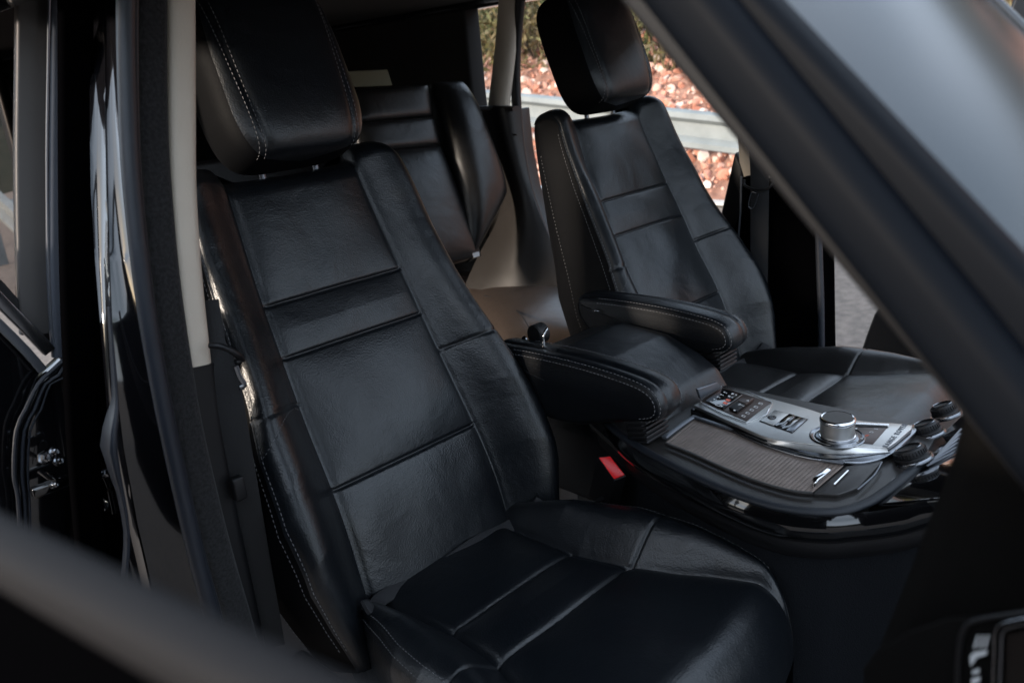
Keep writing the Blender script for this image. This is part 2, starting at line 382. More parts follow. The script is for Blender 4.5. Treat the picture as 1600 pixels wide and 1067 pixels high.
for _ in range(10000):
    x = rng.uniform(5.9, 9.2); y = rng.uniform(.5, 12); z = bank(x, y); d = rng.normal(size=3)*.6; d[2] = 1; d /= np.linalg.norm(d); L = rng.uniform(.12, .6); s = .006+.02*rng.random()
    a = np.cross(d, rng.normal(size=3)); a /= np.linalg.norm(a); k = len(V); p = np.array([x, y, z]); V += [p-a*s, p+a*s, p+d*L]; F.append((k, k+1, k+2))
o = mesh('dry_grass', V, F, M['scrub'], None, False); tag(o, 'dry brown and green grass growing up the hillside', 'grass', None, 'stuff')

# guard rails
def guardrail(p0, p1, zt0, zt1, label, n_posts=6, bh=.27, ends=1.0):
    p0 = np.array(p0, float); p1 = np.array(p1, float); dirv = (p1-p0); L = np.linalg.norm(dirv); t = dirv/L
    root = empty('guard_rail', tuple(p0), label, 'guard rail', 'guard rails at the road edge')
    prof = [(-.00, .5), (-.05, .44), (-.055, .30), (.0, .17), (.0, -.17), (-.055, -.30), (-.05, -.44), (.0, -.5)]
    nrm = np.array([t[1], -t[0], 0.]); nrm /= np.linalg.norm(nrm)
    if nrm@(CAM-p0) < 0: nrm = -nrm
    pr = [(-a*1.0, b*bh) for a, b in prof]; pr = pr+[(a-.006, b) for a, b in pr[::-1]]
    G = []
    for s in (0, 1):
        p = p0+dirv*s; G.append([p+nrm*a+np.array([0, 0, b]) for a, b in pr])
    G = np.array(G); nj = G.shape[1]; f = [(j, (j+1) % nj, nj+(j+1) % nj, nj+j) for j in range(nj)]
    bm = bmesh.new(); V = [bm.verts.new(tuple(q)) for q in G.reshape(-1, 3)]
    for q in f: bm.faces.new([V[i] for i in q])
    frombm('beam', bm, M['zinc'], root, True, 30)
    for k in range(n_posts):
        p = p0+dirv*(k+.5)/n_posts; bm = bmesh.new()
        add_box(bm, p+nrm*.004, [t, nrm, (0, 0, 1)], (.30, .010, bh*.30), .002)
        pl_ = frombm('splice_plate', bm, M['zinc'], root)
    for k in range(n_posts):
        p = p0+dirv*(k+.5)/n_posts; bm = bmesh.new(); g = -.9
        add_box(bm, p-nrm*.05+np.array([0, 0, -.45]), [t, nrm, (0, 0, 1)], (.06, .09, 1.1), .004)
        frombm('post', bm, M['zinc'], root)
    return root
A = on(815, 172, D=7.25); B = on(1145, 210, D=6.1); dv = (B-A)
guardrail(A-dv*2.0, B+dv*3.2, 0, 0, 'long pale galvanised guard rail in front of the red gravel bank', 9)
A = on(-60, 262, D=9.5); B = on(60, 372, D=7.4); dv = B-A
guardrail(A-dv*1.2, B+dv*.5, 0, 0, 'short guard rail seen through the window of the open rear door at left', 5, .25)

# ------------------------------------------------------------------ front seats
TILT = math.radians(22.13); Sx = np.array([0, math.sin(TILT), math.cos(TILT)]); Nx = np.array([0, -math.cos(TILT), math.sin(TILT)])
def ss(e0, e1, x): t = np.clip((x-e0)/(e1-e0), 0, 1); return t*t*(3-2*t)
def wr(x, s, seed, amp):
    r = np.random.default_rng(seed); o = 0
    for _ in range(9):
        kx, ks, ph = r.uniform(-60, 60), r.uniform(-45, 45), r.uniform(0, 6.3); o = o+np.sin(kx*x+ks*s+ph)/(1+math.hypot(kx, ks)/25)
    return o*amp
def backrest_pts(seed):
    nv = 400; v = np.linspace(0, 1, nv); v = v**1.0
    smax = .612; 
    cols = []                       # (zone, t)
    for t in np.linspace(0, 1, 22): cols.append((0, t))
    tb = np.r_[np.linspace(0, .12, 7)[1:], np.linspace(.12, .86, 20)[1:], np.linspace(.86, 1, 9)[1:]]
    for t in tb: cols.append((1, t))
    for t in np.linspace(0, 1, 16)[1:]: cols.append((2, t))
    for t in np.linspace(0, 1, 8)[1:]: cols.append((3, t))
    rows = []
    rim = None
    for vi in v:
        s0 = -.05+vi*(smax+.05)
        wi = np.interp(s0, [0, .165, .345, .42, .6], [.128, .124, .117, .112, .100])
        wo = np.interp(s0, [-.05, .02, .09, .19, .28, .34, .41, .48, .54, .60], [.185, .203, .217, .222, .212, .198, .187, .180, .175, .166])
        hb = np.interp(s0, [-.05, .0, .12, .22, .35, .48, .6], [.035, .045, .062, .062, .046, .032, .026])
        lum = .014*math.exp(-((s0-.14)/.14)**2)-.010*math.exp(-((s0-.5)/.16)**2)
        nbk = float(np.interp(s0, [-.05, .10, .28, .42, .52, .62], [-.12, -.14, -.145, -.125, -.100, -.075]))
        half = []
        for zn, t in cols:
            if zn == 0: x = wi*t; n = lum+.004*(1-t**2)
            elif zn == 1:
                x = wi+(wo-wi)*t
                n = lum+hb*(math.sin(min(1, t/.78)*math.pi/2)**1.5)*(1 if t < .78 else 1-.30*((t-.78)/.22)**2)
            elif zn == 2:
                base = lum+hb*.70; nb = nbk
                a = t
                x = wo+.006*math.sin(a*math.pi)-.020*ss(.55, 1, a); n = base+(nb-base)*a
                if t > .8: x -= .02*((t-.8)/.2)**2
            else:
                x = (wo-.04)*(1-t); n = nbk-.012*math.sin(t*math.pi/2)
            half.append((x, n, zn, t))
        rows.append((s0, wi, wo, half))
    nc = len(cols)
    P = np.zeros((nv, 2*nc-2, 3)); 
    for i, (s0, wi, wo, half) in enumerate(rows):
        for side in (1, -1):
            for j, (x, n, zn, t) in enumerate(half):
                if side == -1 and (j == 0 or j == nc-1): continue
                J = j if side == 1 else 2*nc-2-j
                ax = abs(x)
                # top height per column
                wing = ss(wi-.004, wi+.012, ax) if zn < 2 else 1.0
                if zn == 3: wing = ss(.06, .11, ax)
                top = .595+.022*wing-.004*math.cos(ax/max(wi, .01)*1.5)
                if zn in (1, 2): 
                    tt = t if zn == 1 else 1
                    top -= .020*max(0, (ax-.125)/.045)**2.4
                sact = -.05+(s0+.05)*(top+.05)/(smax+.05)
                # puffing and grooves
                g = 0
                if zn == 0:
                    dmin = min(abs(sact-c) for c in (.417, .345, .165))
                    for c, dp in ((.417, .0042), (.345, .0040), (.165, .0050)):
                        g -= dp*math.exp(-((sact-c)/.0020)**2)*min(1, (wi-ax)/.01+.3)
                    g += .0055*(1-math.exp(-dmin/.028))*(1-math.exp(-(wi-ax)/.016))
                    g -= .003*math.exp(-((wi-ax)/.003)**2)
                elif zn == 1:
                    g -= .003*math.exp(-((ax-wi)/.003)**2)
                    g -= .0028*math.exp(-((sact-.285)/.0022)**2)
                    g -= .0022*math.exp(-((t-.965)/.02)**2)
                elif zn == 2: g -= 0
                n2 = n+g
                # roll the top over
                rr = .034 if zn < 2 else .03; e = (top-sact)/rr
                nm = -.045
                if e < 1: n2 = nm+(n2-nm)*math.sqrt(max(0, 1-(1-e)**2))
                xx = x*side
                P[i, J] = (xx, sact, n2)
    X, S, N = P[..., 0], P[..., 1], P[..., 2]
    front = (np.arange(2*nc-2) < 55) | (np.arange(2*nc-2) > 2*nc-2-55)
    N[:, front] += wr(X, S, seed, .0015)[:, front]*ss(.6, .54, S)[:, front]
    return P, nc, cols
def to3(P, O): return O[None, None, :]+P[..., 0:1]*np.array([1., 0, 0])+P[..., 1:2]*Sx+P[..., 2:3]*Nx if P.ndim == 3 else O+P[:, 0:1]*np.array([1., 0, 0])+P[:, 1:2]*Sx+P[:, 2:3]*Nx
def loft(name, G3, m, parent, side_cols=None):
    ni, nj = G3.shape[:2]; f = [(i*nj+j, i*nj+(j+1) % nj, (i+1)*nj+(j+1) % nj, (i+1)*nj+j) for i in range(ni-1) for j in range(nj)]
    f.append(tuple(range(nj))[::-1]); 
    bm = bmesh.new(); V = [bm.verts.new(tuple(q)) for q in G3.reshape(-1, 3)]
    for q in f:
        fc = bm.faces.new([V[i] for i in q])
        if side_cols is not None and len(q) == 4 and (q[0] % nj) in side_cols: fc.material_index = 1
    bmesh.ops.remove_doubles(bm, verts=bm.verts, dist=1e-5)
    o = frombm(name, bm, m, parent, True, None)
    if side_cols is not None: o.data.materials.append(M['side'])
    return o
def gnormal(G):
    a = np.gradient(G, axis=0); b = np.gradient(G, axis=1); n = np.cross(b, a); n /= np.linalg.norm(n, axis=2)[..., None]+1e-12; return n
def cushion_pts(seed, outb):
    """loft along y (towards the front); columns across"""
    nv = 380; cols = [(0, t) for t in np.linspace(0, 1, 20)]+[(1, t) for t in np.linspace(0, 1, 30)[1:]]+[(2, t) for t in np.linspace(0, 1, 10)[1:]]+[(3, t) for t in np.linspace(0, 1, 5)[1:]]
    nc = len(cols); P = np.zeros((nv, 2*nc-2, 3)); yf = -.455
    for i in range(nv):
        v = i/(nv-1); y0 = .05+(yf-.05)*v
        wi = np.interp(-y0, [-.05, .02, .15, .23, .29, .34, .40, .46], [.118, .113, .108, .116, .135, .155, .172, .182])
        wo = np.interp(-y0, [-.05, .02, .08, .14, .20, .28, .36, .41, .44, .46], [.150, .160, .178, .196, .206, .210, .205, .197, .188, .18])
        hb = np.interp(-y0, [-.05, 0, .1, .2, .3, .38, .43, .46], [.004, .022, .046, .050, .040, .02, .008, 0])
        hb0 = hb
        for side in (1, -1):
            hb = hb0*(.72 if side == outb else 1)
            for j, (zn, t) in enumerate(cols):
                if side == -1 and (j == 0 or j == nc-1): continue
                J = j if side == 1 else 2*nc-2-j
                z0 = .010-.085*y0
                if zn == 0: x = wi*t; z = z0+.003*(1-t*t)
                elif zn == 1: x = wi+(wo-wi)*t; z = z0+hb*(math.sin(min(1, t/.62)*math.pi/2)**1.4)*(1 if t < .62 else 1-.45*((t-.62)/.38)**2)-.012*max(0, (t-.8)/.2)**2
                elif zn == 2: x = wo+.006*math.sin(t*math.pi)-.012*t; z = z0+hb*.55-.012+(-.14-(z0+hb*.55-.012))*t
                else: x = (wo-.012)*(1-t); z = -.14
                y = y0+ (.030*(x/.18)**2 if zn < 3 else 0)*v**3
                # crease seams lean a little
                g = 0
                if zn == 0:
                    yy = y0+.0
                    cs = [(-.140, .0045), (-.232, .005)]
                    dmin = min(abs(yy-c) for c, _ in cs)
                    for c, dp in cs: g -= dp*math.exp(-abs(yy-c)/.0040)
                    g += .008*(1-math.exp(-dmin/.030))*(1-math.exp(-(wi-x)/.02)); g -= .005*math.exp(-((wi-x)/.0045)**2)
                elif zn == 1:
                    g -= .005*math.exp(-((x-wi)/.0045)**2); g -= .003*math.exp(-((y0+.235+.12*(x-.11))/.0024)**2)
                z += g
                e = (y0-yf)/.06
                if e < 1 and zn < 3: zm = -.05; z = zm+(z-zm)*math.sqrt(max(0, 1-(1-e)**2)) if z > zm else z
                P[i, J] = (x*side, y, z)
    X, Y, Z = P[..., 0], P[..., 1], P[..., 2]; fr = (np.arange(2*nc-2) < 45) | (np.arange(2*nc-2) > 2*nc-2-45)
    Z[:, fr] += wr(X, Y, seed, .0016)[:, fr]
    return P, nc, cols
def headrest_pts():
    nv = 90; nu = 96; G = np.zeros((nv, nu, 3)); s0, s1 = .590, .826
    for i in range(nv):
        a = -math.pi/2+math.pi*i/(nv-1); 
        sgn = lambda q, e: math.copysign(abs(q)**e, q)
        cs = abs(math.cos(a))**.32; sv = (s0+s1)/2+(s1-s0)/2*sgn(math.sin(a), .42)
        k = (sv-s0)/(s1-s0); W = np.interp(k, [0, .25, .6, 1], [.101, .105, .104, .097])*cs; D = .060*cs
        for j in range(nu):
            b = 2*math.pi*j/nu; cx, cn = sgn(math.cos(b), .45), sgn(math.sin(b), .50)
            n = D*cn; x = W*cx
            if cn > 0: x *= 1-.10*cn**3; n *= 1+.12*(k-.4)
            # gusset seams
            q = abs(abs(x)-(.082-.022*(1-k)*0)); 
            if cn > 0.2: n -= .0035*math.exp(-((abs(x)-(.060+.028*k**.7))/.0032)**2)*cs
            n -= .002*math.exp(-((n-.012)/.003)**2)*0
            G[i, j] = (x, sv, .022+n)
    return G
def armrest(parent, O, side):
    """side=+1: on the +x side of the seat; outline in the y,z plane"""
    out = [(.06, .246), (-.01, .249), (-.08, .249), (-.14, .246), (-.188, .240), (-.211, .228), (-.218, .208), (-.208, .190), (-.170, .178), (-.12, .165), (-.07, .150), (-.01, .146), (.05, .160), (.10, .20), (.10, .24)]
    ring = smooth_loop([np.array([0, a, b]) for a, b in out], .008)
    x0 = .212; wdt = .060; nb = 9; R = []; n = len(ring); c = np.mean(ring, axis=0)
    prof = []
    for k in range(nb): a = math.pi/2*k/(nb-1); prof.append((.020*(1-math.sin(a)), .020*(1-math.cos(a))))
    secs = [(x0+p[1], p[0]) for p in prof[::1]]
    secs = [(x0+.013*(1-math.cos(a)), .013*(1-math.sin(a))) for a in np.linspace(0, math.pi/2, nb)]
    secs += [(x0+.018, -.0006), (x0+.021, .0014), (x0+.024, -.0010), (x0+.034, -.0020)]
    secs += [(x0+wdt-.016*(1-math.cos(a)), .016*(1-math.sin(a))) for a in np.linspace(math.pi/2, 0, nb)]
    rp = np.array([r for r in ring]); T = np.roll(rp, -1, 0)-np.roll(rp, 1, 0); T /= np.linalg.norm(T, axis=1)[:, None]; NN = np.cross(T, [1, 0, 0])
    if ((rp-c)*NN).sum() < 0: NN = -NN
    G = []
    for x, inset in secs:
        q = rp-NN*inset; q = q.copy(); q[:, 0] = x*side; G.append(q+O)
    G = np.array(G); nj = G.shape[1]; ni = len(G)
    f = [(i*nj+j, i*nj+(j+1) % nj, (i+1)*nj+(j+1) % nj, (i+1)*nj+j) for i in range(ni-1) for j in range(nj)]
    bm = bmesh.new(); V = [bm.verts.new(tuple(q)) for q in G.reshape(-1, 3)]
    for q in f: bm.faces.new([V[i] for i in q])
    # caps: puffed fan
    for row, sx in ((0, -1), (ni-1, 1)):
        prev = [V[row*nj+j] for j in range(nj)]; pc = np.array(G[row]).mean(axis=0)
        for kk, sc_ in enumerate((.92, .75, .5, .25)):
            cur = []
            for j in range(nj):
                q = pc+(G[row][j]-pc)*sc_; q[0] += side*sx*.004*(1-sc_**2); cur.append(bm.verts.new(tuple(q)))
            for j in range(nj): bm.faces.new((prev[j], prev[(j+1) % nj], cur[(j+1) % nj], cur[j]))
            prev = cur
        bm.faces.new(prev)
    ar = frombm('armrest', bm, M['leather'], parent, True, None)
    ar.data.materials.append(mat('armrest_side_leather', (.0035, .0045, .0062), .5, spec=.25, bump=[('vor', 520, .3, .0007)]) if 'armrest_side_leather' not in bpy.data.materials else bpy.data.materials['armrest_side_leather'])  # flank copy of the leather, gloss cut so the sides read unlit
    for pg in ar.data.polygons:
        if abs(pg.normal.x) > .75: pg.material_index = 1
    # stitching both sides of the top seam on the camera-facing side and the far side
    for sx in (0, 1):
        for dz in (0, 1):
            k = 5 if dz == 0 else 2
            i = k if sx == 0 else ni-1-k
            row = G[i]; idx = [j for j in range(nj) if ring[j][2] > .19 and ring[j][1] < .08 or (ring[j][1] < -.16 and ring[j][2] > .17)]
            idx = [j for j in range(nj) if (ring[j][1] < .06 and ring[j][2] > .205) or (ring[j][1] < -.16 and ring[j][2] > .178)]
            pts = row[idx]; pts = pts[np.argsort(-pts[:, 1]+0*pts[:, 2])] if False else pts
            nn = NN[idx]+np.array([(-1 if sx == 0 else 1)*side*1.0, 0, 0])
            stitches('stitching', pts, M['thread'], ar, nn)
    # thumbwheel under the nose
    bm = bmesh.new(); cc = O+np.array([(x0+wdt*.45)*side, -.178, .166])
    for k in range(5): add_box(bm, cc+np.array([0, 0, .014-.007*k]), [(1, 0, 0), (0, .96, -.28), (0, .28, .96)], (.050, .034, .0040), .001)
    add_box(bm, cc+np.array([0, .005, 0]), [(1, 0, 0), (0, .96, -.28), (0, .28, .96)], (.046, .032, .034), .003)
    frombm('thumbwheel', bm, M['plastic'], ar)
    return ar
def make_seat(O, side, label, seed, name='front_seat'):
    O = np.array(O, float)
    t = empty(name, tuple(O), label, 'car seat', 'front seats')
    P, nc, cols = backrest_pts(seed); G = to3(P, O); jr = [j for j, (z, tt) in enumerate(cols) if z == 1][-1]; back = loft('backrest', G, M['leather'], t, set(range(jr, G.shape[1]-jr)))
    N = gnormal(G); N = N*np.sign((N[200, 2]@Nx))
    jr = [j for j, (z, tt) in enumerate(cols) if z == 1][-1]
    nj = G.shape[1]
    for sg in (1, -1):
        for dj in (-2, 1):
            J = (jr+dj) if sg == 1 else nj-(jr+dj)
            stitches('stitching', G[22:378, J], M['thread'], back, N[22:378, J])
        # side-panel seam further back
        J = (jr+9) if sg == 1 else nj-(jr+9)
        stitches('stitching', G[22:368, J], M['thread'], back, N[22:368, J], L=.003, gap=.004, r=.0004)
    # stitching just under the shoulder seam of each bolster
    i0 = int(np.argmin(abs(P[:, 30, 1]-.281)))
    for sg in (1, -1):
        js = [j if sg == 1 else nj-j for j in range(24, jr-1)]
        stitches('stitching', G[i0, js], M['thread'], back, N[i0, js], L=.003, gap=.003, r=.00035)
    # elastic hem where backrest meets cushion
    hp = []
    for x in np.linspace(-.160, .160, 33):
        ax = abs(x); lift = .034*ss(.125, .20, ax); out = .020+.034*ss(.115, .16, ax)-.022*ss(.175, .20, ax)
        hp.append(O+np.array([x, 0, 0])+Sx*(.010+lift+.003*math.sin(x*40))+Nx*(out+.004*math.sin(x*31+1)))
    sweep('hem', hp, rrect(.010, .0022, .0018, 3), M['hem'], back, up=Nx*.75+Sx*.6, step=.006)
    P, nc, cols = cushion_pts(seed+5, -side); G = P+O; cu = loft('cushion', G, M['leather2' if seed > 20 else 'leather'], t)
    N = gnormal(G); N = N*np.sign(N[150, 2][2]); nj = G.shape[1]
    jb = [j for j, (z, tt) in enumerate(cols) if z == 1][-1]
    for sg in (1, -1):
        for dj in (-5, -2):
            J = (jb+dj) if sg == 1 else nj-(jb+dj)
            stitches('stitching', G[46:350, J], M['thread'], cu, N[46:350, J], L=.0035, gap=.003, r=.0004)
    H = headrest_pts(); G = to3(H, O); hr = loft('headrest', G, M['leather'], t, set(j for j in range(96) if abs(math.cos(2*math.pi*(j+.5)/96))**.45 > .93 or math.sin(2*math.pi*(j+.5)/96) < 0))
    N = gnormal(G)
    N = N*np.sign(N[45, 24]@Nx)
    for sg in (1, -1):
        for off in (-.006, .006):
            pts = []; nn = []
            for i in range(10, 80):
                k = (H[i, 0, 1]-.590)/.236; xt = .070+.012*max(k, 0)**.7+off*.6
                best = min(range(2, 47), key=lambda j: abs(H[i, j, 0]*1-sg*xt)+(0 if H[i, j, 2] > .03 else 9))
                # interpolate
                js = [j for j in range(2, 47) if H[i, j, 2] > .028]; xs_ = [H[i, j, 0] for j in js]
                o_ = np.argsort(xs_); xs_ = np.array(xs_)[o_]; js = np.array(js)[o_]
                if abs(xt) < xs_.max():
                    pts.append([np.interp(sg*xt, xs_, G[i, js, c]) for c in range(3)]); nn.append(N[i, js[len(js)//2]])
            if len(pts) > 5: stitches('stitching', np.array(pts), M['thread'], hr, np.array(nn))
    for x in (-.035, .05):
        a = O+np.array([x, 0, 0])+Sx*.53+Nx*(-.050); b = O+np.array([x, 0, 0])+Sx*.66+Nx*(-.008)
        sweep('headrest_post', [a, b], circ(.0045, 12), M['satin'], t, up=(1, 0, 0))
        lathe('post_collar', O+np.array([x, 0, 0])+Sx*.55+Nx*(-.048), Sx, [(0, 0), (.011, 0), (.012, .01), (.008, .018), (0, .018)], M['plastic'], t, 20)
    armrest(t, O, side)
    # base and side shield
    box('seat_base', O+np.array([0, -.17, -.26]), (.36, .42, .24), M['plastic'], t, .02)
    box('side_shield', O+np.array([-.205*side, -.12, -.10]), (.03, .40, .10), M['plastic'], t, .012)
    return t
seatN = make_seat((0, 0, 0), 1, 'large black leather front seat nearest the camera, armrest on its right', 3)
seatF = make_seat((.76, .063, 0), -1, 'smaller looking black leather front seat beyond the centre console', 31)
#@@REST
# ------------------------------------------------------------------ centre console
ZC = .150
cz = lambda px, py, z=ZC: on(px, py, Z=z)
UP = np.array([0, 0, 1.])
con = empty('centre_console', (.38, -.2, 0), 'centre console between the front seats with silver control plate and brown roller cover', 'console')
# side body: dark blue-grey carpeted flank, gloss trim above it
rimpx = [(925, 640), (985, 690), (1060, 732), (1140, 768), (1215, 792), (1290, 800), (1345, 790), (1392, 762), (1440, 722)]
rim = [cz(a, b) for a, b in rimpx]
far = [cz(1470, 668), cz(1120, 597)]
def offset_in(path, d):
    P = np.array(path); T = np.gradient(P, axis=0); T /= np.linalg.norm(T, axis=1)[:, None]; n = np.cross(UP, T); 
    c = cz(1250, 690); sg = np.sign(((c-P)*n).sum()); return P+n*sg*d
R_ = cr_path(rim, .008)
R2_ = cr_path(rim[:6]+[np.array(q) for q in ((.216, -.482, .153), (.236, -.522, .166), (.256, -.562, .186), (.272, -.63, .215), (.285, -.72, .25))], .008)
def wall(name, P0, P1, m, n=10, curve=0.0, flip=False):
    P0 = np.array(P0); P1 = np.array(P1); t = np.linspace(0, 1, n)[:, None, None]
    out = offset_in(P0, -1)-P0
    G = P0[None]*(1-t)+P1[None]*t+out[None]*np.sin(t*math.pi)*curve
    return grid(name, G, m, con, flip=flip)
low = offset_in(R2_, .006)-UP*.044
wall('gloss_side_trim', R2_-UP*.004, low, M['gloss'], 14, .009)
low2 = offset_in(R2_, .018)-UP*.072
wall('lower_side_trim', low+UP*.001, low2, M['plastic'], 8, .004)
wall('carpet_side', offset_in(R2_, .024)-UP*.068, offset_in(R2_, .0)-UP*.50, M['carpet'], 20, -.02)
# padded rim following the near edge
sweep('padded_rim', list(R_[::4]+UP*.0), [(x*1.0, y*.7) for x, y in circ(.0065, 16)], M['soft'], con, up=UP, step=.006)
# top deck under everything
deck = list(offset_in(R_, .002)[::3])+far
prism('deck', [p-UP*.002 for p in deck], -UP*.02, M['trimb'], con, 0)
box('core', (.40, -.20, -.16), (.15, .50, .58), M['plastic'], con, .01)
# roller (tambour) cover of the cup holders
tb_in = offset_in(R_, .016)
def atpath(P, f): 
    d = np.r_[0, np.cumsum(np.linalg.norm(np.diff(P, axis=0), axis=1))]; s = f*d[-1]; return np.array([np.interp(s, d, P[:, k]) for k in range(3)])
near_px = [(1040, 690), (1080, 706), (1120, 724), (1160, 741), (1200, 755), (1240, 765), (1270, 768)]
far_px = [(1083, 655), (1120, 667), (1165, 682), (1205, 697), (1245, 711), (1285, 722), (1318, 727)]
nearP = cr_path([cz(a, b, ZC+.002) for a, b in near_px], .001); farP = cr_path([cz(a, b, ZC+.002) for a, b in far_px], .001)
ns = 460; G = []
nsl = 42
for i in range(ns):
    f = i/(ns-1); a, b = atpath(nearP, f), atpath(farP, f); ph = (f*nsl) % 1.0
    h = .0012*(abs(math.sin(math.pi*ph))**.22)
    G.append([a+(b-a)*t+UP*(h-.001+.001*0) for t in np.linspace(0, 1, 10)])
grid('roller_cover', G, M['tamb'], con, sharp=None, flip=True)
sweep('roller_frame', [cz(a, b+3, ZC+.003) for a, b in near_px], rrect(.0022, .0018, .0012, 3), M['trimb'], con, step=.004)
sweep('roller_rail', [cz(a, b-4, ZC+.004) for a, b in far_px], rrect(.0035, .002, .0015, 3), M['satin'], con, step=.004)
# lip + bright pull handle + front cap
capP = [cz(1270, 770, ZC+.003), cz(1322, 728, ZC+.003), cz(1376, 716, ZC+.003), cz(1378, 722, ZC+.003), cz(1340, 762, ZC+.003), cz(1310, 772, ZC+.003)]
prism('front_cap', capP, -UP*.006, M['trimb'], con, .0015)
sweep('pull_handle', [cz(1271, 760, ZC+.002), cz(1274, 750, ZC+.010), cz(1284, 742, ZC+.012), cz(1294, 734, ZC+.012)], rrect(.0035, .0016, .0014, 3), M['chrome'], con, step=.002)
sweep('bright_strip', [cz(1303, 757, ZC+.005), cz(1325, 735, ZC+.005)], rrect(.0013, .0009, .0008, 3), M['chrome'], con, step=.004)
sweep('front_bead', [cz(1340, 765, ZC+.004), cz(1366, 742, ZC+.004), cz(1378, 722, ZC+.004)], rrect(.001, .001, .0008, 3), M['satin'], con, step=.004)
sweep('rear_bead', [cz(1038, 684, ZC+.004), cz(1066, 663, ZC+.004), cz(1086, 650, ZC+.004)], rrect(.004, .0015, .0014, 3), M['satin'], con, step=.004)
# brushed metal control plate, raised above the deck
ZP = .158
pp = lambda px, py, dz=0: on(px, py, Z=ZP+dz)
edge_near = [(1078, 637), (1110, 652), (1150, 672), (1190, 690), (1225, 702), (1262, 712), (1310, 718), (1350, 719), (1378, 713), (1396, 705)]
pl_px = edge_near+[(1420, 684), (1440, 666), (1400, 660), (1352, 658), (1300, 650), (1258, 636), (1210, 622), (1165, 610), (1130, 603)]
plate_pts = smooth_loop([pp(*q) for q in edge_near[:-1]], .02)
def plate_fixed():
    P = cr_path([pp(*q) for q in edge_near], .006); Q = [pp(*q) for q in [(1432, 672), (1436, 665), (1428, 661)]]+list(cr_path([pp(*q) for q in [(1400, 660), (1352, 657), (1300, 648), (1258, 636), (1210, 622), (1165, 611), (1132, 604)]], .01)); return list(P)+Q
prism('base_plate', [p-UP*.002 for p in plate_fixed()], -UP*.008, M['chromed'], con, .0022)
# upper face: the raised flat part, with scooped near edge in front
face_px = [(1083, 633), (1112, 646), (1152, 664), (1200, 684), (1238, 690), (1300, 696), (1388, 698)]
P = cr_path([pp(a, b, .004) for a, b in face_px], .006); Q = [pp(a, b, .004) for a, b in [(1400, 690), (1424, 670), (1426, 664)]]+list(cr_path([pp(a, b, .004) for a, b in [(1400, 661), (1352, 658), (1300, 650), (1258, 637), (1210, 624), (1165, 612), (1133, 606)]], .01))
prism('control_plate', list(P)+Q, -UP*.005, M['alu'], con, .0012)
# scooped bright lip
a_ = cr_path([pp(a, b, .003) for a, b in [(1200, 686), (1238, 692), (1300, 698), (1386, 700)]], .003); b_ = cr_path([pp(a, b, -.001) for a, b in [(1195, 689), (1230, 702), (1300, 716), (1392, 706)]], .003)
k = min(len(a_), len(b_)); ia = np.linspace(0, len(a_)-1, 40).astype(int); ib = np.linspace(0, len(b_)-1, 40).astype(int)
G = [[a_[i]*(1-t)+b_[j]*t-UP*.0035*math.sin(t*math.pi) for t in np.linspace(0, 1, 10)] for i, j in zip(ia, ib)]
grid('scooped_lip', G, M['alu'], con)
def quadp(name, px4, dz, th, m, parent, bev=.0008):
    return prism(name, [pp(a, b, dz) for a, b in px4], UP*th, m, parent, bev)
# rear bronze panel with buttons
pan = quadp('button_panel', [(1096, 627), (1128, 605), (1205, 629), (1166, 658)], .0042, .0006, M['panel'], con, .0003)
sweep('panel_frame', [pp(a, b, .0052) for a, b in [(1093, 628), (1128, 603.5), (1207, 629), (1166, 660), (1093, 628)]], rrect(.0006, .0006, .0004, 2), M['chrome'], con, step=.05)
L2 = lambda a, b, t: (a[0]+(b[0]-a[0])*t, a[1]+(b[1]-a[1])*t)
def cell(q, u0, u1, v0, v1):
    f = lambda u, v: L2(L2(q[0], q[1], u), L2(q[3], q[2], u), v); return [f(u0, v0), f(u1, v0), f(u1, v1), f(u0, v1)]
pq = [(1096, 627), (1128, 605), (1205, 629), (1166, 658)]
quadp('button_bar', cell(pq, .06, .92, .06, .46), .005, .0020, M['gloss'], con, .0006)
quadp('rocker_switch', cell(pq, .14, .50, .54, .72), .005, .0042, M['plastic'], con, .001)
quadp('rocker_switch', cell(pq, .52, .86, .54, .72), .005, .0042, M['panel'], con, .001)
def marks(name, items, m, parent, zoff=.0001):
    """items: list of pixel polygons printed on the plate, each with its height above ZP"""
    bm = bmesh.new()
    for poly, dz in items:
        P = [pp(a, b, dz+zoff) for a, b in poly]; lo = [bm.verts.new(tuple(p)) for p in P]; hi = [bm.verts.new(tuple(p+UP*.00025)) for p in P]; n = len(P)
        bm.faces.new(hi)
        for i in range(n): bm.faces.new((lo[i], lo[(i+1) % n], hi[(i+1) % n], hi[i]))
    return frombm(name, bm, m, parent, False)
its = []
hz = .007
for u in (.14, .30, .46, .62, .78):
    its.append((cell(pq, u, u+.05, .12, .145), hz)); its.append((cell(pq, u+.01, u+.04, .165, .185), hz))
for u in (.66, .82): its.append((cell(pq, u, u+.07, .26, .30), hz)); its.append((cell(pq, u+.02, u+.06, .33, .36), hz))
def tri(q, u, v, du, dv):
    c = cell(q, u, u+du, v, v+dv); return [c[0], c[3], L2(c[1], c[2], .5)]
def tri2(q, u, v, du, dv):
    c = cell(q, u, u+du, v, v+dv); return [c[1], c[2], L2(c[0], c[3], .5)]
its += [(tri2(pq, .12, .34, .07, .06), hz), (cell(pq, .10, .115, .25, .33), hz), (cell(pq, .10, .18, .33, .345), hz)]
its += [(tri2(pq, .17, .60, .06, .06), .0092), (tri(pq, .76, .60, .06, .06), .0092), (cell(pq, .47, .545, .57, .60), .0092), (cell(pq, .50, .515, .57, .69), .0092)]
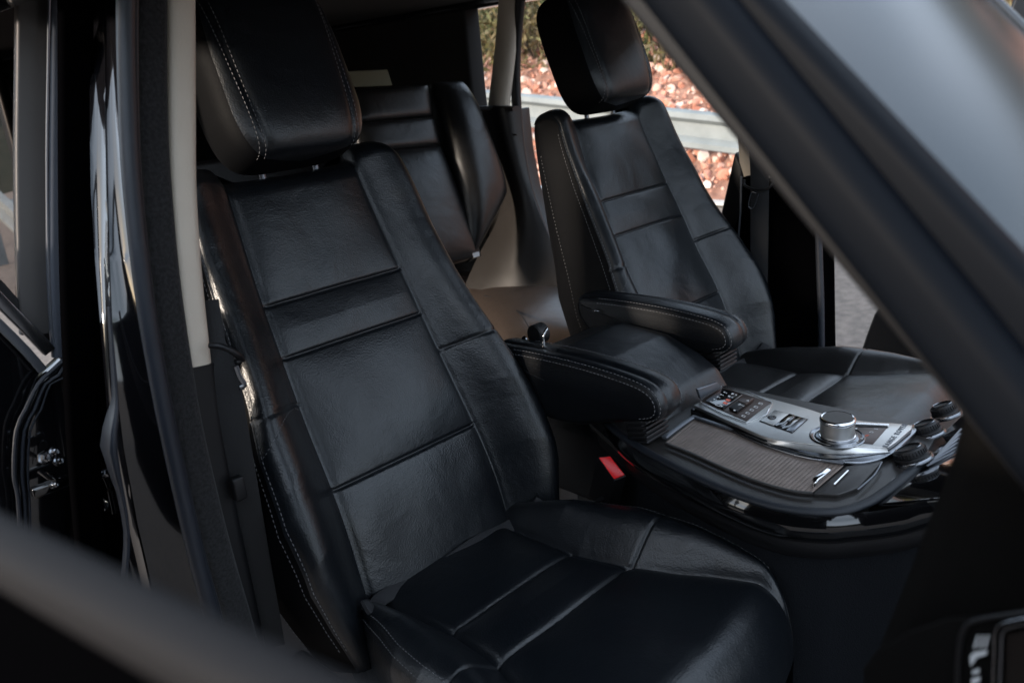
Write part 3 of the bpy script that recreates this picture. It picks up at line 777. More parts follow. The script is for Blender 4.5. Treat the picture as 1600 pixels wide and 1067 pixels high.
for u in (.10, .27, .44, .61, .80):
    its += [(cell(pq, u, u+.07, .83, .845), .0048), (cell(pq, u, u+.012, .845, .895), .0048), (cell(pq, u+.058, u+.07, .845, .895), .0048), (cell(pq, u, u+.05, .895, .905), .0048)]
marks('white_symbols', its, M['white'], con)
its = [(cell(pq, .30, .40, .32, .40), hz), (cell(pq, .46, .56, .30, .38), hz)]
marks('red_symbols', its, M['orange'], con)
# parking-brake / hood insert
ins = [(1186, 658), (1211, 641), (1263, 655), (1238, 677)]
quadp('insert_gap', ins, .0041, .0004, M['rubberd'], con, 0)
quadp('insert_lid', cell(ins, .03, .97, .02, .42), .0045, .0010, M['alu'], con, .0004)
quadp('brake_switch', cell(ins, .03, .97, .44, .60), .0044, .0018, M['gloss'], con, .0006)
quadp('bright_bar', cell(ins, .10, .46, .595, .645), .0046, .0016, M['chromed'], con, .0004)
quadp('bright_bar', cell(ins, .54, .90, .595, .645), .0046, .0016, M['chromed'], con, .0004)
quadp('brake_switch', cell(ins, .03, .97, .65, .80), .0044, .0012, M['gloss'], con, .0005)
quadp('brake_switch', cell(ins, .03, .97, .80, .98), .0044, .0008, M['chromed'], con, .0003)
lathe('emblem', pp(1206, 652, .0055), UP, [(0, 0), (.0055, 0), (.006, .0006), (.0052, .001), (0, .001)], M['plastic'], con, 28)
sweep('emblem_ring', [pp(1206, 652, .0067)+np.array([.0034*math.cos(t), .0034*math.sin(t), 0]) for t in np.linspace(0, 2*math.pi, 18)], circ(.0004, 6), M['chromed'], con, step=.001)
# gear selector well, knob
sel = [(1326, 684), (1348, 660), (1388, 662), (1370, 692)]
sq = [(1322, 690), (1346, 662), (1389, 665), (1364, 694)]
quadp('selector_display', sq, .0041, .0006, M['panel'], con, .0002)
sweep('display_rail', [pp(1332, 662, .006), pp(1389, 664, .006)], rrect(.0022, .0016, .0010, 3), M['chrome'], con, step=.02)
sweep('display_shadow_gap', [pp(1330, 665, .0048), pp(1387, 667, .0048)], rrect(.0020, .0005, .0004, 2), M['rubberd'], con, step=.02)
kc = pp(1308, 682, .004)
lathe('knob_well', kc, UP, [(.0325, -.001), (.034, .0006), (.0325, .0016), (.030, .0006), (.0285, -.0005), (.0265, .0008), (.0245, .0018), (0, .0018)], M['chromed'], con, 56)
# knurled knob
def knurl():
    n = 180; m_ = 34; r = .0205; G = []
    for i in range(m_):
        h = .004+.017*i/(m_-1); row = []
        for j in range(n):
            a = 2*math.pi*j/n; k = .00035*(abs(math.sin(a*44+h*2300))+abs(math.sin(a*44-h*2300))); row.append(kc+np.array([(r+k)*math.cos(a), (r+k)*math.sin(a), h]))
        G.append(row)
    return grid('knob_grip', G, M['alu'], knob, cj=True)
knob = lathe('gear_knob', kc, UP, [(.0225, .0012), (.0222, .0036), (.0195, .0042), (.0195, .0210), (.0212, .0212), (.0222, .0228), (.0222, .0250), (.0212, .0266), (.0200, .0272), (.0190, .0270), (.018, .0266), (0, .0268)], M['chrome'], con, 72)
knurl()
lathe('knob_cap', kc+UP*.0269, UP, [(.0185, 0), (.0183, .0004), (0, .0006)], M['trimb'], knob, 60)
def text(name, s, size, origin, xdir, ydir, m, parent, ext=.0003, align='CENTER', off=0, bold=0):
    c = bpy.data.curves.new(name, 'FONT'); c.body = s; c.size = size; c.extrude = ext; c.align_x = align; c.align_y = 'CENTER'; c.offset = bold; c.space_character = 1+off
    tmp = bpy.data.objects.new('t', c); COL.objects.link(tmp); bpy.context.view_layer.update()
    me = bpy.data.meshes.new_from_object(tmp); bpy.data.objects.remove(tmp)
    x = Vector(xdir).normalized(); y = Vector(ydir); y = (y-x*y.dot(x)).normalized(); z = x.cross(y)
    me.transform(Matrix(((x[0], y[0], z[0], origin[0]), (x[1], y[1], z[1], origin[1]), (x[2], y[2], z[2], origin[2]), (0, 0, 0, 1))))
    me.name = name
    return link(name, me, m, parent, False)
p0, p1 = pp(1386, 695, .0043), pp(1412, 666, .0043)
text('raised_lettering', 'RANGE ROVER', .0092, (p0+p1)/2+np.array([0, 0, 0]), p1-p0, (0, 1, 0) if (p1-p0)[0] > 0 else (0, -1, 0), M['satin'], con, .0004, off=.35)
e0, e1 = pp(1345, 690, .0049), pp(1369, 670, .0049)
for i, ch in enumerate('PRNDS'):
    q = pp(*L2((1341, 690), (1369, 670), i/4), .0049); text('gear_letter', ch, .0062, q, e1-e0, (0, 1, 0), M['orange'] if ch == 'N' else M['white'], con, .0001)
# --- centre stack: sloping panel with knobs beyond the plate
s0, s1 = cz(1392, 762, ZC), cz(1478, 640, ZC)
s0 = cz(1348, 790, .148); 
fx = np.array([1., 0, 0]); sl_ = np.array([0, -math.cos(math.radians(24)), math.sin(math.radians(24))]); sn = np.cross(fx, sl_); sn = sn if sn[2] > 0 else -sn
st = empty('climate_control_panel', (.38, -.55, .1), 'sloping dark panel with three black rotary knobs in front of the silver plate', 'control panel')
O_ = np.array([.245, -.475, .142])
prism('panel_body', [O_, O_+fx*.30, O_+fx*.30+sl_*.36, O_+sl_*.36], -sn*.03, M['gloss'], st, .004)
def stp(px, py, h=0): return on(px, py, P=O_+sn*h, n=sn)
def rotary(px, py, r, h0=.003):
    c = stp(px, py, h0)
    k = lathe('rotary_knob', c, sn, [(r*1.0, .006), (r*.98, .009), (r*.90, .010), (r*.87, .016), (r*.80, .0185), (r*.70, .0193), (r*.60, .0180), (0, .0178)], M['plastic'], st, 40)
    lathe('chrome_ring', c, sn, [(r*1.06, 0), (r*1.15, .001), (r*1.16, .003), (r*1.12, .0052), (r*1.02, .0055), (r*.98, .004)], M['chromed'], k, 48)
    bm = bmesh.new()
    a = fx; b = sl_
    for i in range(30):
        t = 2*math.pi*i/30; d = a*math.cos(t)+b*math.sin(t); add_box(bm, c+d*r*.885+sn*.0135, [d, np.cross(sn, d), sn], (.0022, .0022, .006), .0004)
    frombm('grip_ribs', bm, M['plastic'], k)
    lathe('top_ring', c+sn*.0190, sn, [(r*.72, -.001), (r*.74, .0006), (r*.68, .0012), (r*.64, .0004)], M['chromed'], k, 40)
rotary(1428, 722, .021); rotary(1452, 682, .019); rotary(1480, 652, .018)
for k, (a, b) in enumerate((((1352, 770), (1398, 752)), ((1400, 752), (1440, 700)))):
    pass
prism('vent_trim', [stp(1366, 768, .001), stp(1399, 752, .001), stp(1404, 745, .001), stp(1376, 752, .001)], sn*.003, M['chromed'], st, .001)
for k in range(6):
    f = k/5
    sweep('silver_strip', [stp(1448+f*22, 728-f*22, .002), stp(1492+f*10, 706-f*36, .002)], rrect(.0014, .0010, .0008, 2), M['satin'], st, step=.05)

# --- lidded box between the seats
bx = empty('storage_box', (.38, .02, .1), 'black leather lidded storage box between the two folding armrests', 'storage box')
def lid():
    rows = []
    # y from rear (.14) to front (-.165); x across .30-.46
    ny = 70; nx = 40
    for i in range(ny):
        v = i/(ny-1); y = .13-.298*v
        zt = np.interp(v, [0, .08, .3, .6, .80, .92, 1.0], [.175, .202, .220, .214, .194, .174, .138]); xl = np.interp(v, [0, .1, .5, 1], [.305, .290, .289, .296]); xr = np.interp(v, [0, .1, .5, 1], [.455, .476, .480, .470])
        row = []
        for j in range(nx):
            u = -1+2*j/(nx-1); x = (xl+xr)/2+(xr-xl)/2*math.sin(u*math.pi/2)
            e = max(0, 1-abs(u)**7)**.5; z = .10+(zt-.10)*(.55+.45*e)
            if abs(u) > .999: z = .09
            z -= .0022*math.exp(-((abs(u)-.86)/.02)**2)
            row.append((x, y, z))
        rows.append(row)
    return np.array(rows)
LG = lid(); lidm = grid('lid', LG, M['leather'], bx, flip=True)
box('box_body', (.379, -.02, .04), (.158, .29, .15), M['plastic'], bx, .01)
box('front_face', (.380, -.172, .115), (.160, .014, .060), M['plastic'], bx, .004)
prism('latch', [on(1086, 607, Y=-.178), on(1117, 596, Y=-.178), on(1124, 604, Y=-.178), on(1091, 622, Y=-.178)], (0, -.005, 0), M['satin'], bx, .0012)
# rear hinge with bright bar
lathe('hinge_barrel', on(834, 524, X=.27), (1, 0, 0), [(0, 0), (.014, 0), (.016, .002), (.016, .02), (.013, .022), (0, .022)], M['plastic'], bx, 28)
lathe('hinge_screw', on(820, 530, X=.262), (-1, 0, 0), [(0, 0), (.0055, 0), (.005, .002), (.003, .002), (.0025, .001), (0, .001)], M['chromed'], bx, 20)
sweep('bright_bar', [on(850, 543, X=.248), on(849, 524, X=.248), on(855, 513, X=.256)], rrect(.0022, .0016, .001, 3), M['chrome'], bx, step=.005)
prism('bright_tab', [on(924, 484, Z=.226), on(934, 483, Z=.226), on(936, 487, Z=.226), on(927, 487, Z=.226)], UP*.002, M['chrome'], bx, .0005)

# red belt buckle
bk = empty('belt_buckle', tuple(on(940, 760, X=.235)), 'seat belt buckle with bright red release button beside the near cushion', 'belt buckle')
A_ = [on(*q, X=.232) for q in [(938, 716), (955, 713), (977, 742), (962, 749)]]
ud = (A_[0]-A_[3]); ud /= np.linalg.norm(ud)
q0, q1, q2, q3 = [np.array(on(*q, P=on(955, 730, X=.225), n=np.array([-.75, -.35, .55]))) for q in [(936, 715), (954, 713), (977, 742), (960, 749)]]
nb_ = np.array([-.75, -.35, .55]); nb_ /= np.linalg.norm(nb_)
prism('release_button', [q0, q1, q2, q3], nb_*.003, M['red'], bk, .0012)
ctr = (q0+q1+q2+q3)/4; out_ = [ctr+(q-ctr)*1.14 for q in (q0, q1, q2, q3)]
ex = np.array([0, .35, -.9]); ex /= np.linalg.norm(ex)
prism('housing', [q+nb_*.0004 for q in out_], ex*.075-nb_*.014, M['plastic'], bk, .002)
sweep('stalk', [ctr+ex*.06, ctr+ex*.12+np.array([0, .02, 0])], rrect(.012, .003, .002), M['plastic'], bk, step=.02)

# ------------------------------------------------------------------ rear seat
rs = empty('rear_seat', (.6, .9, 0), 'black leather rear bench with bolster roll, warm light on its cushion', 'rear seat')
Pn = np.array([0, -math.cos(.33), math.sin(.33)]); Po = np.array([.6, .80, .25])
rp_ = lambda a, b, h=0: on(a, b, P=Po+Pn*h, n=Pn)
quadpad('upper_backrest', [rp_(545, 142), rp_(668, 133), rp_(676, 184), rp_(552, 196)], .020, M['leather2'], rs, nrm=Pn)
quadpad('upper_backrest', [rp_(552, 193), rp_(677, 183), rp_(688, 229), rp_(560, 242)], .020, M['leather2'], rs, nrm=Pn)
quadpad('backrest', [rp_(552, 238), rp_(688, 227), rp_(752, 400), rp_(610, 440)], .022, M['leather2'], rs, bulge=.01, nrm=Pn)
quadpad('side_bolster', [rp_(674, 130), rp_(722, 128), rp_(792, 300), rp_(736, 408)], .060, M['leather2'], rs, p=1.4, nrm=Pn)
prism('care_label', [rp_(738, 396, .03), rp_(748, 393, .03), rp_(749, 400, .03), rp_(740, 403, .03)], Pn*.001, M['white'], rs, 0)
Zc = .02
quadpad('cushion', [on(700, 455, Z=Zc), on(893, 430, Z=Zc), on(905, 520, Z=Zc), on(790, 540, Z=Zc)], .05, M['tan'], rs, p=2, bulge=.012, nrm=UP)
quadpad('cushion', [on(680, 440, Z=Zc+.01), on(800, 425, Z=Zc+.01), on(893, 433, Z=Zc+.01), on(770, 462, Z=Zc+.01)], .035, M['tan'], rs, p=1.6, nrm=UP)
for px in ([(757, 462), (785, 470), (812, 490), (832, 520)], [(745, 441), (800, 437), (850, 436), (890, 431)]):
    sweep('seam', [on(a, b, Z=Zc+.050) for a, b in px], circ(.0016, 6), M['rubberd'], rs, step=.01)
# moulded trim panel between bench and rear door opening
tr = empty('wheel_arch_trim', (1.0, .8, 0), 'smooth moulded wheel arch trim beside the rear bench, warm lit lower half', 'trim panel')
L_px = [(752, 168), (760, 210), (775, 260), (786, 310), (775, 350), (752, 390), (735, 425), (725, 450)]
R_px = [(812, 168), (815, 210), (822, 262), (834, 312), (850, 352), (868, 392), (886, 424), (897, 446)]
G = []
for (a, b), (c, d) in zip(L_px, R_px):
    A0 = on(a, b, Y=.93); B0 = on(c, d, X=1.03)
    G.append([A0*(1-t)+B0*t+np.array([-.035, -.035, .0])*math.sin(t*math.pi) for t in np.linspace(0, 1, 20)])
G = np.array(G); G2 = []
for j in range(G.shape[1]): G2.append(cr_path(list(G[:, j]), 10)[::1])
t8 = np.linspace(0, len(G)-1, 50); Gf = np.array([[[np.interp(t, range(len(G)), G[:, j, k]) for k in range(3)] for j in range(G.shape[1])] for t in t8])
for _ in range(8): Gf[1:-1] = .5*Gf[1:-1]+.25*(Gf[:-2]+Gf[2:])
grid('moulded_panel', Gf, M['trimb'], tr)
sweep('top_cap', [on(748, 170, Y=.90), on(775, 169, X=1.0), on(806, 170, X=1.0)], rrect(.012, .006, .004), M['trimb'], tr, step=.01)
sweep('middle_seam', [on(768, 212, X=1.005), on(790, 210, X=1.005), on(808, 211, X=1.005)], rrect(.002, .002, .001), M['rubberd'], tr, step=.01)

# ------------------------------------------------------------------ body shell of the car
car = empty('vehicle_shell', (.38, 0, -.7), 'black car body shell with beige pillars, rubber seals and raked front glass', 'car body')
sweep('rear_pillar_trim', [on(800, -60, X=1.06), on(792, 60, X=1.04), on(779, 168, X=1.02)], [(x*1.0, y*1.6) for x, y in circ(.022, 18)], M['beige'], car, up=(0, 1, 0), step=.02)
sweep('far_door_seal', [on(822, -60, X=1.05), on(813, 0, X=1.05), on(806, 90, X=1.05), on(807, 160, X=1.05), on(813, 230, X=1.05), on(824, 290, X=1.05), on(842, 345, X=1.05), on(862, 390, X=1.05), on(885, 430, X=1.05), on(905, 470, X=1.05), on(925, 500, X=1.05)], circ(.0135, 14), M['rubberd'], car, up=(1, 0, 0), step=.01)
# far central pillar
def slabX(name, px, X, th, m, bev=.006): return prism(name, [on(a, b, X=X) for a, b in px], (th, 0, 0), m, car, bev)
slabX('far_pillar_trim', [(1147, 150), (1150, 215), (1153, 255), (1162, 285), (1250, 292), (1250, 100), (1150, 100)], 1.02, .05, M['beige'], .01)
slabX('far_lower_pillar', [(1158, 276), (1230, 284), (1276, 300), (1281, 560), (1281, 640), (1130, 640), (1130, 400), (1155, 330)], 1.0, .08, M['matte'], .008)
slabX('far_quarter_trim', [(1147, 236), (1160, 262), (1160, 400), (1122, 400), (1126, 330)], 1.045, .05, M['rubberd'], .008)
sweep('pillar_edge_bead', [on(1158, 276, X=.998), on(1157, 330, X=.998), on(1153, 380, X=.998)], circ(.0022, 8), M['satin'], car, up=(1, 0, 0), step=.02)
sweep('far_front_seal', [on(1277, 300, X=1.0), on(1280, 400, X=1.0), on(1283, 500, X=1.0), on(1283, 620, X=1.0)], circ(.007, 12), M['rubber'], car, up=(1, 0, 0), step=.02)
# roof, tail, floor, far rear flank
def shell(name, x0, x1, y0, y1, z0, z1, m): return box(name, ((x0+x1)/2, (y0+y1)/2, (z0+z1)/2), (x1-x0, y1-y0, z1-z0), m, car, .01)
shell('roof', -.27, 1.06, -.50, 2.15, .82, .90, M['head'])
shell('near_roof_rail', -.335, -.27, -.62, 2.05, .765, .86, M['paint'])
shell('far_roof_rail', 1.04, 1.12, -.62, 2.05, .80, .88, M['paint'])
shell('tailgate', .12, 1.12, 2.0, 2.06, -.3, .86, M['plastic'])
shell('floor', -.30, 1.08, -1.25, 1.55, -.47, -.40, M['plastic'])
shell('far_rear_flank', 1.06, 1.12, 1.02, 2.05, -.4, .86, M['head'])
shell('near_rear_flank', -.36, -.30, 1.2, 2.05, -.4, .86, M['head'])
shell('far_sill', 1.02, 1.10, -.9, 1.05, -.47, -.33, M['paint'])
shell('near_sill', -.36, -.28, -.9, .95, -.47, -.33, M['paint'])
prism('far_wheel_arch', [on(808, 170, X=1.07), on(815, 235, X=1.07), on(826, 292, X=1.07), on(845, 348, X=1.07), on(866, 392, X=1.07), on(900, 440, X=1.07), (1.07, .45, -.45), (1.07, 1.06, -.45), (1.07, 1.06, .5)], (.05, 0, 0), M['trimb'], car, .004)
shell('transmission_tunnel', .31, .46, -1.30, -.36, -.42, .06, M['soft'])
shell('pillar_box', -.262, -.246, .11, .26, -.42, .42, M['matte'])  # hidden slab inside the pillar, added to keep sun off the seat side
shell('rear_glass', .14, .98, 1.96, 1.965, .35, .80, M['tint'])
shell('cargo_wall', .02, 1.0, 1.12, 1.16, -.3, .50, M['plastic'])
prism('cargo_cover_end', [on(535, 112, Y=1.10), on(606, 109, Y=1.10), on(614, 134, Y=1.10), on(535, 137, Y=1.10)], (0, .02, 0), mat('dim_cream', (.17, .165, .11), .8), car, .003)
# near central pillar: strips from inside to outside, each a continuous moulding
def strip(name, px, Y, prof, m, up=(0, 1, 0), step=.02, sc_=None, par=None): return sweep(name, [on(a, b, Y=Y if not isinstance(Y, (list, tuple)) else Y[i]) for i, (a, b) in enumerate(px)], prof, m, par or car, up=up, step=step, scale=sc_)
strip('near_pillar_trim', [(272, -40), (273, 60), (274, 180), (275, 280), (280, 370), (288, 460), (300, 566)], .06, [(x, y) for x, y in rrect(.0155, .022, .010, 5)], M['beige'])
strip('near_pillar_lower_trim', [(300, 566), (308, 640), (322, 730), (345, 840), (372, 960), (400, 1100)], .064, rrect(.020, .022, .010, 5), M['plastic'])
strip('velour_seal', [(231, -40), (231, 100), (234, 220), (242, 330), (252, 430), (266, 530), (288, 660), (318, 790), (345, 890), (372, 980), (400, 1090)], .045, [(x, y) for x, y in rrect(.0165, .014, .009, 4)], M['velour'])
strip('seal_bead', [(213, -40), (213, 100), (216, 240), (224, 340), (236, 450), (250, 540), (272, 660), (298, 780), (322, 880), (350, 980), (370, 1060)], .030, circ(.0022, 8), M['rubber'])
strip('door_seal', [(197, -40), (197, 60), (199, 150), (203, 250), (212, 350), (225, 460), (241, 560), (262, 670), (288, 790), (312, 890), (338, 985), (365, 1080)], .028, [(x, y) for x, y in circ(.0088, 16)], M['rubber'])
ya = [-40, 60, 180, 300, 400, 500, 600, 700, 820, 940, 1060]
xl_ = [140, 140, 140, 142, 148, 156, 164, 172, 190, 216, 246]; xm_ = [163, 163, 164, 166, 168, 172, 178, 190, 212, 240, 270]; xr_ = [186, 186, 188, 196, 206, 222, 243, 268, 300, 332, 366]
yr_ = [.165, .145, .115, .088, .066, .052, .045, .042, .042, .042, .042]
G = []
for yy in np.linspace(-40, 1060, 120):
    f = lambda L: float(np.interp(yy, ya, L)); Yr = f(yr_); a_, b_, c_ = f(xl_), f(xm_), f(xr_)
    row = []
    for t in np.linspace(0, 1, 10): row.append(on(a_+(b_-a_)*t, yy, Y=Yr+.052-.018*t+.004*math.sin(t*3.1)+.002*math.sin(yy*.02)))
    row.append(on(b_+1.0, yy, Y=Yr+.034)); row.append(on(b_+2.6, yy, Y=Yr+.034))
    for t in np.linspace(0, 1, 12): row.append(on(b_+3.4+(c_-b_-3.4)*t, yy, Y=Yr+.020-.020*t+.004*math.sin(t*3.1)+.0015*math.sin(yy*.013+1)))
    G.append(row)
grid('pillar_paint', G, M['paint'], car, sharp=35)
strip('pillar_inner_step', [(118, -40), (118, 100), (118, 300), (120, 450), (124, 560), (130, 700), (142, 850), (157, 1000)], .19, rrect(.017, .008, .005), M['matte'])
strip('pillar_flange', [(170, 480), (176, 560), (180, 620), (176, 650), (170, 700), (188, 770), (198, 830), (196, 880), (192, 930)], .030, rrect(.0016, .006, .0014), M['rubber'], sc_=[.6, .8, 1, 1.8, 2.6, 1.3, 1, 1, 1])
prism('pillar_core', [on(a, b, Y=.27) for a, b in [(150, -60), (285, -60), (300, 400), (340, 560), (440, 1120), (90, 1120), (120, 700), (140, 450)]], (0, .05, 0), M['matte'], car, .01)
# A-pillar, windscreen, cowl
def line3(p, q, X0, X1=None, e0=.75, e1=.9):
    A = on(*p, X=X0); B = on(*q, X=X0 if X1 is None else X1); d = B-A; return [A-d*e0, (A+B)/2, B+d*e1]
sweep('front_pillar', line3((1082, 0), (1574, 610), -.285), [(x, y) for x, y in rrect(.0145, .014, .010, 5)], M['pil'], car, up=(1, 0, 0), step=.05)
sweep('front_pillar_gap', line3((1078, 0), (1590, 600), -.270), rrect(.022, .008, .004, 3), M['rubberd'], car, up=(1, 0, 0), step=.05)
sweep('front_pillar_moulding', line3((1112, 0), (1630, 560), -.280), [(x, y) for x, y in circ(.0042, 12)], M['pil'], car, up=(1, 0, 0), step=.05)
sweep('windscreen_seal', line3((1130, 0), (1610, 520), -.274), rrect(.016, .010, .006, 4), M['pil'], car, up=(1, 0, 0), step=.05)
w0, w1 = on(1150, -40, X=-.268), on(1640, 500, X=-.268)
dw = (w1-w0)
W = [w0-dw*.62, w1+dw*.9]
c4 = [W[0], W[0]+fx*.272, W[1]+fx*.272, W[1]]
G = [[(c4[0]*(1-s)+c4[3]*s)*(1-t)+(c4[1]*(1-s)+c4[2]*s)*t+np.array([0, -.010, .010])*math.sin(t*math.pi) for t in np.linspace(0, 1, 24)] for s in np.linspace(0, 1, 24)]
grid('quarter_glass', G, M['glass'], car)
sweep('glass_edge', [c4[1], (c4[1]+c4[2])/2, c4[2]], rrect(.004, .004, .003), M['paint'], car, step=.1)
# ------------------------------------------------------------------ belts
def belt(name, loc, label): return empty(name, tuple(loc), label, 'seat belt', 'front seat belts')
fb = belt('seat_belt', on(1186, 400, X=.98), 'black seat belt with bright tongue hanging on the far pillar')
sweep('webbing', [on(1180, 150, X=.97), on(1186, 250, X=.972), on(1187, 300, X=.975), on(1186, 420, X=.98), on(1184, 620, X=.985)], rrect(.019, .0012, .001, 2), M['web'], fb, up=(1, .25, 0), step=.02)
sweep('loop_guide', [on(1163, 281, X=.962), on(1163, 289, X=.962), on(1172, 294, X=.962), on(1186, 297, X=.958), on(1200, 295, X=.958), on(1208, 284, X=.962), on(1205, 281, X=.962)], circ(.0028, 10), M['plastic'], fb, up=(1, 0, 0), step=.004)
sweep('tongue', [on(1182, 302, X=.965), on(1174, 302, X=.963), on(1170, 323, X=.963), on(1178, 324, X=.963), on(1186, 303, X=.963)], rrect(.0014, .0012, .0008, 2), M['chromed'], fb, up=(1, 0, 0), step=.003)
nbt = belt('seat_belt', on(350, 600, Y=.04), 'black seat belt running down beside the near seat and the beige pillar')
sweep('webbing', [on(318, 470, Y=.06), on(330, 540, Y=.05), on(348, 580, Y=.04), on(370, 700, Y=.04), on(398, 860, Y=.05), on(425, 1010, Y=.06)], rrect(.016, .0012, .001, 2), M['web'], nbt, up=(.5, 1, 0), step=.02)
sweep('loop_guide', [on(328, 540, Y=.03), on(345, 541, Y=.02), on(368, 552, Y=.015), on(378, 562, Y=.02), on(368, 566, Y=.02)], circ(.0035, 10), M['plastic'], nbt, up=(0, 1, 0), step=.004)
sweep('belt_clip', [on(368, 572, Y=.02), on(374, 588, Y=.02), on(382, 602, Y=.02), on(374, 606, Y=.02)], rrect(.003, .0016, .001, 2), M['chromed'], nbt, up=(0, 1, 0), step=.003)
box('anchor', on(372, 762, Y=.03), (.014, .012, .028), M['plastic'], nbt, .002)

# ------------------------------------------------------------------ open rear door at left
rd = empty('rear_door', tuple(on(60, 600, Y=.30)), 'black rear door standing open at the left with clear window and rubber seal', 'car door')
YD = .32
dp = lambda a, b, Y=YD: on(a, b, Y=Y)
sweep('frame_trim', [dp(58, -60), dp(56, 100), dp(54, 250), dp(56, 400), dp(62, 520)], rrect(.022, .008, .003, 3), M['grey'], rd, up=(0, 1, 0), step=.03)
sweep('door_seal', [dp(94, -60, .30), dp(92, 100, .30), dp(90, 250, .30), dp(90, 400, .30), dp(94, 500, .30), dp(98, 556, .30)], rrect(.0125, .009, .007, 4), M['rubber2'], rd, up=(0, 1, 0), step=.02)
sweep('seal_lip', [dp(78, -60, .295), dp(75, 100, .295), dp(73, 250, .295), dp(75, 400, .295), dp(80, 500, .295), dp(86, 545, .295)], rrect(.0014, .002, .001, 2), M['satin'], rd, up=(0, 1, 0), step=.03)
prism('frame_back', [dp(a, b, .335) for a, b in [(36, -60), (140, -60), (140, 620), (30, 480)]], (0, .02, 0), M['plastic'], rd, .004)
# window pane
prism('window_pane', [dp(a, b, .333) for a, b in [(-160, -80), (40, -80), (40, 500), (-160, 372)]], (0, .004, 0), M['pane'], rd, 0)
sweep('window_gasket', [dp(-60, 392, .32), dp(0, 448, .32), dp(34, 488, .32)], rrect(.006, .004, .002), M['rubberd'], rd, up=(0, 1, 0), step=.03)
sweep('sill_strip', [dp(-60, 405, .30), dp(0, 470, .30), dp(40, 510, .30), dp(76, 548, .30)], rrect(.0075, .0075, .0015, 3), M['chromed'], rd, up=(0, 1, 0), step=.03)
sweep('lower_sill', [dp(-60, 450, .29), dp(0, 508, .29), dp(40, 548, .29), dp(66, 578, .29)], rrect(.0055, .004, .0015, 3), M['satin'], rd, up=(0, 1, 0), step=.03)
for k, (dx, w_) in enumerate(((0, .0028), (14, .0022), (24, .0014))):
    sweep('edge_bead', [dp(100+dx*.3, 562, .285), dp(78+dx, 582+dx*.3, .285), dp(60+dx*.8, 600, .285), dp(40+dx, 640, .285), dp(26+dx*.9, 672, .285), dp(22+dx*.9, 740, .285), dp(30+dx*.7, 800, .285), dp(34+dx*.7, 1000, .285)], circ(w_, 8), M['rubber'], rd, up=(0, 1, 0), step=.01)
prism('door_panel', [dp(a, b, .30) for a, b in [(-160, 372), (0, 500), (66, 575), (28, 672), (24, 740), (34, 1000), (-160, 1000)]], (0, .03, 0), M['paint'], rd, .004)
prism('door_edge', [dp(a, b, .295) for a, b in [(100, 560), (58, 600), (26, 672), (24, 740), (34, 1000), (150, 1000), (150, 560)]], (0, .03, 0), M['paint'], rd, .004)
# hinge with bolts
hg = box('hinge_arm', dp(100, 752, .26), (.075, .012, .014), M['gloss'], rd, .003)
for a, b, r in ((70, 715, .007), (85, 706, .005), (150, 742, .008), (165, 738, .007), (160, 790, .008), (85, 757, .004), (120, 747, .005), (92, 720, .005)):
    k = lathe('hinge_bolt', dp(a, b, .25), (.3, -1, .3), [(0, -.003), (r*1.25, -.003), (r*1.25, 0), (r*.9, .001), (r*.85, .005), (r*.6, .0065), (0, .006)], M['chromed'], hg, 6 if r > .006 else 16, 25)
sweep('hinge_link', [dp(62, 735, .25), dp(84, 748, .24), (dp(110, 744, .245)), dp(128, 736, .25)], rrect(.0035, .0025, .0012, 2), M['gloss'], hg, step=.005)
sweep('check_strap', [dp(150, 722, .25), dp(170, 750, .25), dp(182, 800, .25)], rrect(.002, .006, .001, 2), M['gloss'], hg, step=.005)

# ------------------------------------------------------------------ near front door: sill we look over, frame beside the pillar
fd = empty('front_door', (-.34, -.9, -.2), 'near front door left ajar, its blurred black sill crossing the lower left corner', 'car door')
ZS = .56
a0, a1 = on(-40, 836, Z=ZS), on(520, 1130, Z=ZS); dd = a1-a0
ends = [a0+dd*(.16-a0[1])/dd[1], a0, a1, a1+dd*(-.98-a1[1])/dd[1]]
sweep('sill', ends, [(x, y) for x, y in rrect(.0068, .0068, .006, 6)], M['sill'], fd, up=UP, step=.05)
dn = dd/np.linalg.norm(dd); dside = np.cross(dn, UP)
pa, pb = ends[0]-UP*.006, ends[-1]-UP*.006
off = dside*(.006 if (dside@(CAM-a0)) > 0 else -.006)
prism('outer_skin', [pa+off*.2, pb+off*.2, pb+off*.2-UP*.62, pa+off*.2-UP*.62], off*.45, M['matte'], fd, .004)
# upright rear frame and header of the same door (out of view), frame added as sun shade
rf = ends[0]; hf = ends[-1]
sweep('window_frame', [rf+np.array([0, -.055, 0]), rf+np.array([.02, -.05, .14]), rf+np.array([.05, -.06, .30])], rrect(.055, .012, .006, 3), M['paint'], fd, up=(1, 0, 0), step=.03)
sweep('window_header', [rf+np.array([.05, -.06, .31]), (rf+hf)/2+np.array([.05, .08, .33]), hf+np.array([.02, .42, .27])], rrect(.016, .020, .008, 3), M['paint'], fd, up=UP, step=.03)
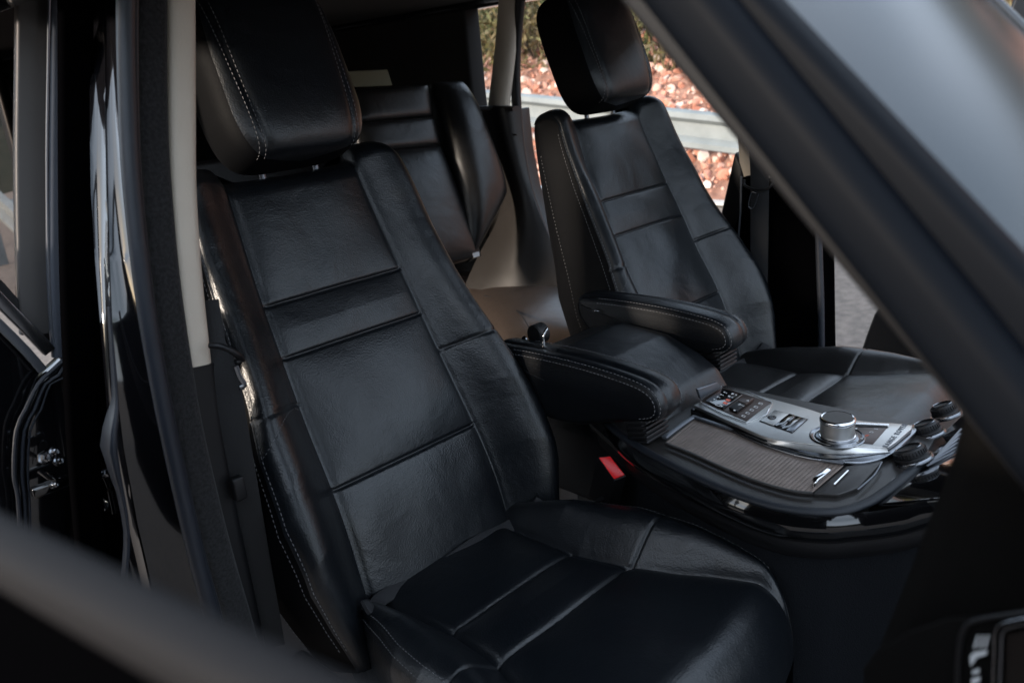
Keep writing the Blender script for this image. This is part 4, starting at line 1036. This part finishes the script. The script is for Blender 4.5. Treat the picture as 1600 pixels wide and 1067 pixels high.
# ------------------------------------------------------------------ dashboard end
da = empty('dashboard', (-.2, -.75, .2), 'dark dashboard end at lower right with air vent panel and bright frame', 'dashboard')
XD = -.215
prism('body', [on(a, b, X=XD) for a, b in [(1500, 640), (1470, 740), (1432, 840), (1398, 930), (1362, 1020), (1345, 1110), (1720, 1110), (1760, 560)]], (.16, 0, 0), M['dash'], da, .014, 4)
XV = -.222
pv = [(1352, 1110), (1352, 1040), (1372, 1012), (1420, 982), (1480, 961), (1560, 955), (1680, 935), (1700, 1110)]
prism('end_cap', [on(a, b, X=XV) for a, b in pv], (-.004, 0, 0), M['dash'], da, .002)
sweep('outer_bead', [on(a, b, X=XV-.005) for a, b in [(1494, 1110), (1498, 1020), (1505, 985), (1520, 970), (1560, 962), (1640, 950)]], circ(.0014, 10), M['plastic'], da, up=(1, 0, 0), step=.005)
sweep('vent_frame', [on(a, b, X=XV-.006) for a, b in [(1556, 1110), (1560, 1020), (1562, 985), (1574, 974), (1600, 968), (1660, 958)]], rrect(.002, .0022, .001, 3), M['chromed'], da, up=(1, 0, 0), step=.004)
prism('screen', [on(a, b, X=XV-.0045) for a, b in [(1570, 1110), (1574, 988), (1680, 975), (1680, 1110)]], (-.001, 0, 0), M['screen'], da, 0)
def vm(name, polys, m):
    bm = bmesh.new()
    for poly in polys:
        P = [on(a, b, X=XV-.0050) for a, b in poly]; lo = [bm.verts.new(tuple(p)) for p in P]; hi = [bm.verts.new(tuple(p+np.array([-.0006, 0, 0]))) for p in P]; bm.faces.new(hi)
        for i in range(len(P)): bm.faces.new((lo[i], lo[(i+1) % len(P)], hi[(i+1) % len(P)], hi[i]))
    frombm(name, bm, m, da, False)
vm('heat_symbol', [[(1521+i*8, 1012), (1527+i*8, 992), (1530+i*8, 991), (1525+i*8, 1010)] for i in range(3)], M['white'])
vm('switch_marks', [[(1516, 1024), (1522, 1018), (1543, 1015), (1542, 1021), (1527, 1026), (1517, 1040)], [(1520, 1047), (1531, 1043), (1530, 1050), (1519, 1052)], [(1518, 1060), (1532, 1056), (1531, 1064), (1519, 1068)]], M['white'])

# far front door standing open beyond the driver's seat
ff = empty('front_door', (1.6, -.3, -.2), 'far front door standing open, only its dark inner panel showing above the cushion', 'car door')
prism('inner_panel', [on(a, b, X=1.45) for a, b in [(1340, 560), (1352, 524), (1364, 492), (1376, 476), (1400, 462), (1600, 440), (1600, 760), (1340, 760)]], (.06, 0, 0), M['plastic'], ff, .012)
# dark sign beyond the windscreen with an outlined letter
sg = empty('sign_board', tuple(on(1600, 60, D=4.0)), 'small dark sign board with white outlined letter beyond the windscreen', 'sign')
c = on(1625, 70, D=4.0); vx = np.array(_r); vx[2] *= 0; vx /= np.linalg.norm(vx)
e1_ = np.array([.96*vx[0], .96*vx[1], -.3]); e1_ /= np.linalg.norm(e1_); e2_ = np.cross(np.cross(e1_, UP), e1_); e2_ /= np.linalg.norm(e2_); e3_ = np.cross(e1_, e2_)
box('board', c, (.32, .5, .02), M['plastic'], sg, .004, ax=[e1_, e2_, e3_])
text('letter', 'E', .085, on(1600, 77, D=3.96), e1_, e2_, M['white'], sg, .002)
box('post', c-UP*.6, (.03, .03, 1.2), M['plastic'], sg, .003)
